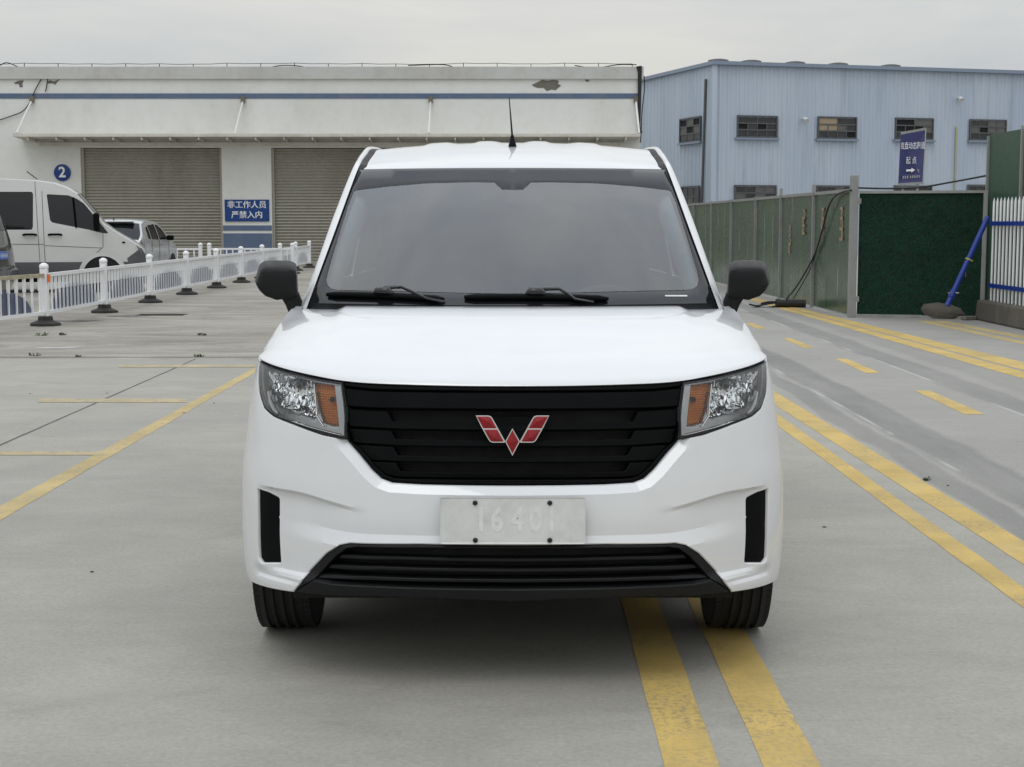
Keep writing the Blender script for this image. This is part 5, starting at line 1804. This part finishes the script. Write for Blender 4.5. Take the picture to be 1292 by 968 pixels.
obj('post', MB().prism([(k_, 0), (k_ + .05, 0), (k_ + .05, zh + .04), (k_, zh + .04)], SPn, -.04, .03), M['galv'], sp)
obj('post', MB().prism([(-.06, 0), (-.01, 0), (-.01, zh - .02), (-.06, zh - .02)], SPn, -.04, .03), M['galv'], sp)

# white picket fence with blue rails on a concrete plinth
M['blue_rail'] = plain('blue_enamel', (.010, .035, .235), .4, var=.15, spec=.4)
M['plinth'] = dirty('weathered_plinth', (.085, .075, .062), (.17, .155, .13), .9, .9, 3, (1, 1, .5))
qa, qb = Vector((6.885, 22.75, 0)), Vector((6.84, 18.6, 0))
pf = thing('picket_fence', 'white picket fence with two blue rails on a dark concrete plinth', 'fence', ((qa.x + qb.x) / 2, (qa.y + qb.y) / 2, 0))
po_ = Vector(pf.location); pu = (qb - qa).normalized(); pl_ = (qb - qa).length; pn = Vector((pu.y, -pu.x, 0))
def PF(s, z, e): return qa + pu * s + pn * e + Vector((0, 0, z)) - po_
obj('plinth', MB().prism(round_poly([(0, 0), (pl_, 0), (pl_, .30), (.10, .30)], [0, 0, 0, .04]), PF, -.16, .04), M['plinth'], pf, bevel=.03)
s_first = .34
npk = 22
zt_ = on_y(1252, 251, qa.y).z
pk2 = None
for i in range(npk):
    s = s_first + i * (.165)
    if s > pl_ - .05: break
    pol = [(-.016, .29), (.016, .29), (.016, zt_ - .03), (0, zt_ + .01), (-.016, zt_ - .03)]
    if pk2 is None:
        ang = math.atan2(pu.y, pu.x)
        pk2 = obj('picket', MB().tube([(0, 0, .29), (0, 0, zt_ - .05), (0, 0, zt_ + .01)], [.019, .019, .003], 10), M['rail_white'], pf, 40, loc=PF(s, 0, -.10), rot=(0, 0, ang))
    else: share(pk2, 'picket', pf, PF(s, 0, -.10), (0, 0, ang))
for z in (.52, zt_ - .36):
    obj('rail', MB().prism([(s_first - .06, z - .03), (pl_, z - .03), (pl_, z + .03), (s_first - .06, z + .03)], PF, -.080, -.060), M['blue_rail'], pf)

# blue pole on its stone foot, leaning on the fence
A_ = on_y(1195, 386, 21.6); B2 = on_y(1246.5, 274, 21.9)
fb = gpt(1193, 401)
pole = thing('leaning_pole', 'blue steel pole on a grey stone foot leaning in front of the turf gate', 'pole', (fb.x, fb.y, 0))
plo = Vector(pole.location)
obj('tube', MB().tube([A_ - plo, B2 - plo], .038, 14), M['blue_rail'], pole, 40)
k1 = A_.lerp(B2, .13) - plo; dd = (B2 - A_).normalized()
obj('clamp', MB().tube([k1 - dd * .05, k1 + dd * .05], .050, 12), M['blue_rail'], pole, 40)
for sg in (-1, 1):
    obj('clamp_bolt', MB().tube([k1 + Vector((sg * .03, -.03, .02)), k1 + Vector((sg * .075, -.06, .02))], .010, 6), M['galv'], pole)
k2 = A_.lerp(B2, .52) - plo
obj('tie', MB().tube([k2 + Vector((-.05, -.03, .02)), k2 + Vector((.0, -.045, 0)), k2 + Vector((.05, -.02, -.02))], .012, 6), plain('yellow_green_tie', (.42, .42, .10), .7), pole)
obj('cord', MB().tube([k2 + Vector((-.02, -.04, 0)), k2 + Vector((-.05, -.04, -.10)), k2 + Vector((-.045, -.05, -.24))], .005, 5), plain('red_white_cord', (.38, .12, .10), .7), pole)
foot = MB()
prof = [(0.001, 0), (.42, 0), (.47, .05), (.43, .12), (.26, .21), (.10, .26), (.001, .27)]
foot.lathe(prof, 12)
for i, p in enumerate(foot.v):
    q = Vector(p); rj = random.Random(int(p[0] * 1000) * 31 + int(p[1] * 1000))
    q += Vector((rj.uniform(-.02, .02), rj.uniform(-.02, .02), rj.uniform(-.01, .015) if p[2] > .01 else 0))
    q = Matrix.Rotation(math.radians(7), 3, 'Y') @ q
    foot.v[i] = (q.x - .02, q.y * .8, max(0.0, q.z + (.05 if p[2] > 0.001 else 0)))
obj('stone_foot', foot, M['plinth'], pole, 50)
br = gpt(1222, 404)
tag(obj('rubble', MB().box((br.x, br.y, .03), (.20, .12, .06), Matrix.Rotation(.4, 3, 'Z')).box((br.x + .16, br.y + .05, .02), (.10, .09, .05), Matrix.Rotation(1.0, 3, 'Z')), M['bare'], bevel=.012), 'broken brick rubble between the stone foot and the plinth', 'rubble', kind='stuff')

# black conduit coil with cables, against the hoarding
cc = gpt(1000, 388)
coil = thing('cable_conduit', 'black plastic conduit with cables running up the green hoarding', 'conduit', (cc.x, cc.y, 0))
co_ = Vector(coil.location)
q0, q1 = on_y(979, 383, cc.y), on_y(1016, 383.5, cc.y)
obj('sleeve', MB().tube([q0 - co_, q1 - co_], .072, 18), M['wire'], coil, 40)
obj('collar', MB().tube([q0 - co_, q0 - co_ + Vector((.05, 0, 0))], .082, 18), M['wire'], coil, 40)
def wire_path(pts, r, nm, par, org):
    return obj(nm, MB().tube(dense([p - org for p in pts], 6), r, 7), M['wire'], par, True)
yk = lambda px: (hp0.x + .02 * hp0.y) / ((px - CXP) / FPX + .02) - .12
wire_path([on_y(992, 378, cc.y - .05), on_y(1008, 357, cc.y - .1), on_y(1027, 323, yk(1027)), on_y(1037, 292, yk(1037)), on_y(1045, 262, yk(1045)), on_y(1053, 248, yk(1053)), on_y(1064, 242, yk(1064)), on_y(1074, 240, hp0.y - .12)], .014, 'cable', coil, co_)
wire_path([on_y(1001, 377, cc.y - .05), on_y(1013, 357, cc.y - .1), on_y(1024, 335, yk(1024)), on_y(1034, 304, yk(1034)), on_y(1038, 288, yk(1038))], .009, 'cable', coil, co_)
for pts in ([(979, 382), (965, 384), (955, 386), (945, 384)], [(980, 386), (968, 388.5), (958, 388), (948, 389)], [(980, 381), (970, 381), (960, 383)]):
    wire_path([on_y(x, y, cc.y - .02) for x, y in pts], .016, 'cable', coil, co_)
ov0 = [on_y(1078, 237, hp0.y), on_y(1120, 238, 23.2), on_y(1160, 236.5, 23.1), on_y(1200, 230, 23.0), on_y(1243, 222, 22.0)]
tag(obj('overhead_cable', MB().tube(dense(ov0, 8), .014, 7), M['wire'], None, True), 'black overhead cable strung from gate post to tall green panel', 'cable')

# blue direction board standing behind the hoarding
YS = 33.0
sb = thing('direction_sign', 'tilted dark blue direction board with white arrow standing behind the turf gate', 'sign', (on_y(1150, 300, YS).x, YS, 0))
sbo = Vector(sb.location)
M['sign_navy'] = plain('navy_sign_face', (.022, .027, .115), .35, var=.18, scale=2)
cs = [on_y(1133.5, 233, YS), on_y(1164.5, 231, YS), on_y(1168, 162.8, YS + .25), on_y(1136.5, 168.5, YS + .02)]
cs = [p - sbo for p in cs]
sN = (cs[1] - cs[0]).cross(cs[3] - cs[0]).normalized()
if sN.y > 0: sN = -sN
obj('board', MB().add([p + sN * .02 for p in cs] + [p - sN * .02 for p in cs], [(0, 1, 2, 3), (7, 6, 5, 4), (0, 4, 5, 1), (1, 5, 6, 2), (2, 6, 7, 3), (3, 7, 4, 0)]), M['sign_navy'], sb)
def rim_bar(a, b): obj('edge_trim', MB().bar(a + sN * .01, b + sN * .01, .02, .05), M['galv'], sb)
rim_bar(cs[1], cs[2]); rim_bar(cs[2], cs[3]); rim_bar(cs[0], cs[1])
ux = (cs[1] - cs[0]).normalized(); uz = (cs[3] - cs[0]).normalized()
Wd = (cs[1] - cs[0]).length; Hd = (cs[3] - cs[0]).length
uz2 = sN.cross(ux)
if uz2.z < 0: uz2 = -uz2
def on_board(fx, fz): return cs[0] + (cs[1] - cs[0]) * fx + (cs[3] - cs[0]) * fz + sN * .024
def board_text(s_, fx, fz, size, sx=1., bold=.002):
    me = text_mesh(s_, size, .001, bold)
    o = obj('lettering', me, M['sign_white'], sb)
    m = Matrix((ux * sx, uz, sN)).transposed().to_4x4(); m.translation = on_board(fx, fz)
    o.matrix_local = m
board_text('底盘动态跑道', .50, .735, .165, .52, 0.)
board_text('起 点', .47, .45, .165, .60, 0.)
for i_ in range(8):                                  # a line of print too small to read
    b0 = on_board(.17 + i_ * .088 + (.04 if i_ > 2 else 0), .135)
    obj('small_print', MB().prism([(-.014, -.03), (.014, -.03), (.014, .03 - .012 * (i_ % 2)), (-.014, .03)], lambda a, b, d: b0 + ux * a + uz * b + sN * d, 0, .0015), M['galv'], sb)
ar = [(-.09, -.02), (.02, -.02), (.02, .02), (-.09, .02)]; ar2_ = [(.0201, -.05), (.10, 0), (.0201, .05)]
ac = on_board(.45, .265)
obj('arrow', MB().prism(ar, lambda a, b, d: ac + ux * a + uz * b + sN * d, 0, .002).prism(ar2_, lambda a, b, d: ac + ux * a + uz * b + sN * d, 0, .002), M['sign_white'], sb)
for fx in (.2, .8):
    p = cs[0].lerp(cs[1], fx)
    obj('leg', MB().bar(Vector((p.x, p.y, 0)), Vector((p.x, p.y, p.z + .3)) - sN * .05, .04, .04), M['galv'], sb)
# ------------------------------------------------------------------ parked vehicles
def vehicle(name, label, loc, rz, length, halfw, prof, wheels, R, windows, paint, belt_h, roof_h, screens, lower=None, tumble=.16, group=None, seams=(), crown=.05, end_r=.35):
    """prof: outline (l, h) of the side, from the front sill over the top to the rear sill; l runs from nose (0) to tail.
    The nose points to local +x."""
    root = thing(name, label, 'van' if 'van' in name else 'car', loc, rz, group)
    def hw(l, h):
        e = 1 - .22 * (1 - ss(0, end_r, l)) ** 2 - .14 * (1 - ss(0, end_r, length - l)) ** 2
        tb = 1 - tumble * max(0, (h - belt_h) / (roof_h - belt_h)) ** 1.3 - .06 * (1 - ss(.15, .55, h))
        return halfw * e * tb
    def S(l, h, d, sg): return Vector((length / 2 - l, sg * (hw(l, h) - d), h))
    base = [tuple(p) for p in prof]
    loop = sub_poly(base, .10)
    arches = [[(w + (R + .05) * math.cos(a), R + (R + .05) * math.sin(a)) for a in np.linspace(0, 2 * math.pi, 32, endpoint=False)] for w in wheels]
    wl_ = [sub_poly(w, .08) for w in windows]
    v, t = cdt_with([loop] + arches + wl_, .10, .035, lambda c: inpoly(c, loop) and not any(inpoly(c, a) for a in arches + wl_))
    for sg in (1, -1):
        side_o = obj('body_side', MB().add([S(a, b, 0, sg) for a, b in v], t), paint, root, 40)
        if lower:
            zl_ = lower[0]
            ll = sub_poly([(.05, prof[0][1]), (length - .05, prof[0][1]), (length - .05, zl_), (.05, zl_)], .1)
            v2_, t2_ = cdt_with([ll] + arches, .12, .04, lambda c: inpoly(c, ll) and not any(inpoly(c, a) for a in arches))
            obj('lower_cladding', MB().add([S(a, b, -.008, sg) for a, b in v2_], t2_), lower[1], root, 40)
        for w in wl_:
            v3, t3 = tri2d(w, [], .12, .04)
            obj('side_window', MB().add([S(a, b, .012, sg) for a, b in v3], t3), M['dark_glass'], root, True)
        for (l0, h0), (l1, h1) in seams:
            k = 8
            pts = [S(l0 + (l1 - l0) * i / k, h0 + (h1 - h0) * i / k, -.002, sg) for i in range(k + 1)]
            obj('door_seam', MB().tube(pts, .0045, 5), M['void'], root)
        for w in wheels:
            obj('wheel_well', MB().lathe([(R + .06, -.15), (R + .06, .12)], 28, 'Y', (length / 2 - w, sg * (halfw - .14), R)), M['void'], root, 40)
    # over-the-top skin: bonnet, screen, roof, tail; screens give index ranges of prof segments that are glass
    def skin(i0, i1, nm, mat, off=0.):
        pts = sub_poly(prof[i0:i1 + 1], .08, False)
        rows = []
        for i, (l, h) in enumerate(pts):
            a = Vector(pts[max(0, i - 1)]); b = Vector(pts[min(len(pts) - 1, i + 1)]); tn = (b - a).normalized()
            nn = Vector((tn.y * -1, tn.x)) if False else Vector((-tn.y, tn.x))
            if nn.y < -.5: nn = -nn
            k = hw(l, h); r = []
            for j in range(-8, 9):
                u = j / 8; bul = crown * (1 - abs(u) ** 3)
                r.append(Vector((length / 2 - (l + nn.x * (bul + off)), u * k * (1 - (0 if off == 0 else .06)), h + nn.y * (bul + off))))
            rows.append(r)
        return obj(nm, MB().grid(rows), mat, root, 50)
    skin(0, len(prof) - 1, 'body_top', paint)
    for i0, i1, nm in screens: skin(i0, i1, nm, M['dark_glass'], .012)
    obj('underbody', MB().box((0, 0, .36), (length * .9, halfw * 1.3, .3)), M['void'], root)
    for w in wheels:
        for sg in (1, -1):
            wr = wheel_y('wheel', root, length / 2 - w, sg * (halfw - .12), R, .20, sg)
    return root, S
def wheel_y(nm, par, x, y, R, wid, out):
    q = wheel(nm, par, 0, 0, R, wid, 1 if out < 0 else -1)
    q.rotation_euler = (0, 0, -math.pi / 2); q.location = (x, y, 0)
    return q
M['dark_glass'] = plain('dark_tinted_glass', (.010, .011, .013), .05, var=.1)
M['van_white'] = car_paint('dusty_white_van_paint', (.60, .605, .59))
M['silver'] = NT('silver_car_paint'); M['silver'].set(Base_Color=(.44, .455, .46), Metallic=.45, Roughness=.38, Coat_Weight=.8, Coat_Roughness=.06); M['silver'] = M['silver'].m
M['dark_car'] = plain('dark_grey_car_paint', (.022, .021, .020), .16, var=.2, coat=.6)
M['cladding'] = plain('grey_bumper_plastic', (.085, .088, .092), .6, var=.1)

# white panel van, nose to the right
VYW = 32.0
def vw(px, py):
    """pixel -> (x, h) on the near flank plane"""
    d = ray(px, py)                      # flank plane through the nose, turned so that the nose points slightly this way
    tq = (VN.x * sA + VN.y * cA) / (d.x * sA + cA)
    return d.x * tq, CAMH + d.z * tq
vA = math.radians(-13.0); sA, cA = math.sin(vA), math.cos(vA)
VN = on_y(187.5, 330, VYW)
def vl(px, py):
    x, h = vw(px, py); return ((VN.x - x) / cA, h)
LEN = 5.6
HWV = 1.0
prof = [(.03, .30), vl(186.0, 345), vl(185.5, 333), vl(182.5, 319), vl(176.5, 311), vl(160, 301.5), vl(142, 291), vl(131, 283.5), vl(120.5, 271), vl(108, 257), vl(97, 245), vl(84, 237), vl(68, 231.5), vl(44, 228), vl(0, 226)]
prof += [(LEN - .25, prof[-1][1] + .03), (LEN - .06, prof[-1][1] - .20), (LEN, 1.2), (LEN, .55), (LEN - .04, .30)]
win_f = [vl(58.5, 245), vl(86, 246.5), vl(97, 251), vl(106, 257), vl(118, 271.5), vl(137, 294.5), vl(130, 294.5), vl(112, 290), vl(66, 281), vl(63, 278)]
win_s = round_poly([vl(-28, 242), vl(41.5, 242), vl(41.5, 287), vl(40, 290), vl(-28, 290)], .06)
win_r = round_poly([vl(-100, 242), vl(-42, 242), vl(-42, 290), vl(-100, 290)], .06)
van2, S2 = vehicle('passenger_van', 'dusty white van with dark side windows behind the white railing, nose towards the silver hatchback', (VN.x - cA * LEN / 2 + sA * HWV, VYW + sA * LEN / 2 + cA * HWV, 0), -vA, LEN, HWV, prof, [.92, 4.2], .345,
                   [round_poly(win_f, .03), win_s, win_r], M['van_white'], 1.15, 2.35, [(8, 10, 'windscreen')], (vw(50, 331)[1], M['cladding']), .10, None,
                   [(vl(52.5, 241), vl(57, 331)), (vl(43.5, 229), vl(50.5, 331)), (vl(130, 295), vl(130, 312)), (vl(130, 312), vl(112, 327)), (vl(0, 308), vl(55, 308.5)), (vl(57, 310), vl(128, 313))], .04)
def near(l, h, d=0.): return S2(l, h, d, -1)
for px, py in ((37.5, 296.5), (69.5, 296.5)):
    l, h = vl(px, py)
    obj('door_handle', MB().tube([near(l + .13, h, 0), near(l + .08, h + .01, -.05), near(l - .08, h + .01, -.05), near(l - .13, h, 0)], .022, 8), M['black_plastic'], van2, 50)
l, h = vl(122, 281)
mm = MB()
mm.box(near(l, h + .02, -.14), (.12, .20, .36))
obj('wing_mirror', mm, M['black_plastic'], van2, bevel=.04)
l, h = vl(107, 268)
obj('quarter_bar', MB().bar(near(*vl(92, 249), -.004), near(*vl(96, 287.5), -.004), .02, .045), M['black_plastic'], van2)
bm_ = [vl(160.5, 326), vl(178, 313), vl(184, 322), vl(186.5, 340), vl(186, 347), vl(166, 347)]
v3, t3 = tri2d(sub_poly(bm_, .08), [], .1, .03)
for sg in (1, -1):
    obj('bumper_corner', MB().add([S2(max(0.0, a), b, -.010, sg) for a, b in v3], t3), M['cladding'], van2, 40)
    ar2 = [vl(108, 331)] + []
    fl_ = []
    for rr_, in ((.40,), (.49,)):
        fl_.append([S2(.92 + rr_ * math.cos(a), .345 + rr_ * math.sin(a), -.022, sg) for a in np.linspace(.15, math.pi - .25, 20)])
    obj('arch_flare', MB().grid(fl_), M['van_white'], van2, True)
    hl = [vl(172, 309.5), vl(180, 316), vl(184.5, 327), vl(181, 326), vl(176, 317)]
    v4, t4 = tri2d(sub_poly(hl, .06), [], .06, .02)
    obj('headlight', MB().add([S2(max(0, a), b, -.008, sg) for a, b in v4], t4), M['bezel'], van2, True)
    l, h = vl(156, 306)
    obj('side_repeater', MB().box(S2(l, h, 0, sg), (.06, .03, .035)), M['black_plastic'], van2, bevel=.008)
_R = Matrix.Rotation(vA, 3, 'Z')
p_ = _R @ (on_y(47, 223.5, VYW + 2.0) - Vector(van2.location)); p2_ = _R @ (on_y(34, 216.5, VYW + 2.0) - Vector(van2.location))
obj('aerial_rod', MB().tube([p_ + Vector((0, 0, -.05)), p2_], .012, 6), M['wire'], van2)

# silver hatchback, tail towards the camera
LS, HS = 4.05, .84
profS = [(.10, .25), (.02, .45), (.02, .62), (.12, .74), (.55, .90), (1.02, .99), (1.35, 1.18), (1.75, 1.40), (2.05, 1.46), (2.6, 1.485), (3.2, 1.46), (3.55, 1.40), (3.70, 1.28), (3.93, 1.02), (4.0, .85), (4.05, .60), (4.03, .40), (3.98, .28)]
ws1 = [(1.30, 1.02), (2.22, 1.02), (2.22, 1.395), (1.95, 1.375), (1.66, 1.27)]
ws2 = [(2.30, 1.02), (3.02, 1.03), (3.02, 1.37), (2.30, 1.40)]
ws3 = [(3.09, 1.03), (3.38, 1.06), (3.30, 1.31), (3.09, 1.36)]
XS = -8.72 - HS
car, S3 = vehicle('hatchback', 'silver hatchback parked tail out between the white van and the roller shutter', (XS, 36.4 + LS / 2, 0), math.pi / 2, LS, HS, profS, [.80, 3.28], .30,
                  [round_poly(ws1, .04), round_poly(ws2, .04), round_poly(ws3, .03)], M['silver'], .98, 1.48, [(5, 7, 'windscreen'), (11, 13, 'rear_window')], None, .20, None,
                  [((2.26, .38), (2.26, 1.02)), ((1.22, .40), (1.22, 1.0)), ((3.05, .72), (3.05, 1.02))], .05)
for sg in (1, -1):
    lm = [(3.78, 1.08), (3.96, .98), (4.02, .78), (3.90, .74), (3.80, .86)]
    v3, t3 = tri2d(sub_poly(lm, .06), [], .06, .02)
    obj('tail_lamp', MB().add([S3(a, b, -.010, sg) for a, b in v3], t3), M['clear_red'] if 'clear_red' in M else M['bezel'], car, True)
    obj('wing_mirror', MB().box(S3(1.42, 1.06, -.10, sg), (.10, .18, .13)), M['black_plastic'], car, bevel=.035)
    for l in (2.08, 2.90): obj('door_handle', MB().box(S3(l, .93, -.012, sg), (.17, .03, .03)), M['silver'], car, bevel=.01)
obj('spoiler', MB().box((LS / 2 - 3.64, 0, 1.435), (.24, 1.12, .035), Matrix.Rotation(.25, 3, 'Y')), M['silver'], car, bevel=.012)
obj('aerial', MB().tube([(LS / 2 - 3.3, 0, 1.46), (LS / 2 - 3.36, 0, 1.55)], [.02, .01], 8), M['wire'], car)
obj('rear_bumper', MB().box((-LS / 2 + .02, 0, .52), (.12, 1.45, .26)), M['silver'], car, bevel=.05)

# dark minivan at the picture's edge
LB, HB = 4.5, .86
profB = [(.12, .25), (.02, .45), (.02, .75), (.20, .92), (.85, 1.05), (1.25, 1.35), (1.70, 1.68), (2.1, 1.76), (3.0, 1.88), (4.0, 1.86), (4.16, 1.76), (4.36, 1.28), (4.46, .98), (4.50, .62), (4.48, .40), (4.42, .27)]
wb = [round_poly([(1.40, 1.10), (2.30, 1.10), (2.30, 1.60), (1.95, 1.60)], .05), round_poly([(2.38, 1.10), (3.25, 1.10), (3.25, 1.62), (2.38, 1.62)], .05), round_poly([(3.33, 1.10), (4.12, 1.12), (4.0, 1.58), (3.33, 1.62)], .05)]
YB_ = 26.85
XB = on_y(22, 330, YB_ + HB).x - LB / 2
bv, S4 = vehicle('minivan', 'dark grey minivan with blue number plate and sloping tail, beside the dusty white van', (XB, YB_, 0), math.pi, LB, HB, profB, [.85, 3.55], .31, wb, M['dark_car'], 1.05, 1.78,
                 [(5, 6, 'windscreen'), (10, 11, 'rear_window')], None, .15, None, [((2.34, .35), (2.34, 1.08)), ((3.29, .40), (3.29, 1.08))], .05)
for sg in (1, -1):
    lm = [(4.30, 1.10), (4.42, 1.06), (4.48, .80), (4.36, .80)]
    v3, t3 = tri2d(sub_poly(lm, .06), [], .06, .02)
    obj('tail_lamp', MB().add([S4(a, b, -.012, sg) for a, b in v3], t3), M['tail_red'], bv, True)
    obj('wing_mirror', MB().box(S4(1.50, 1.16, -.12, sg), (.10, .20, .16)), M['black_plastic'], bv, bevel=.04)
np_ = obj('number_plate', MB().box((-LB / 2 - .035, 0, .86), (.03, .44, .14)), plain('blue_plate', (.04, .13, .46), .4), bv, bevel=.006)
for i in range(7):
    for k in range(2):
        obj('plate_stroke', MB().box((-LB / 2 - .051, -.175 + i * .058 + k * .018, .86 + (.012 if (i + k) % 2 else -.008)), (.002, .009, .07 if (i + k) % 3 else .05)), M['sign_white'], np_)
obj('rear_bumper', MB().box((-LB / 2 + .02, 0, .50), (.14, 1.55, .28)), M['dark_car'], bv, bevel=.05)
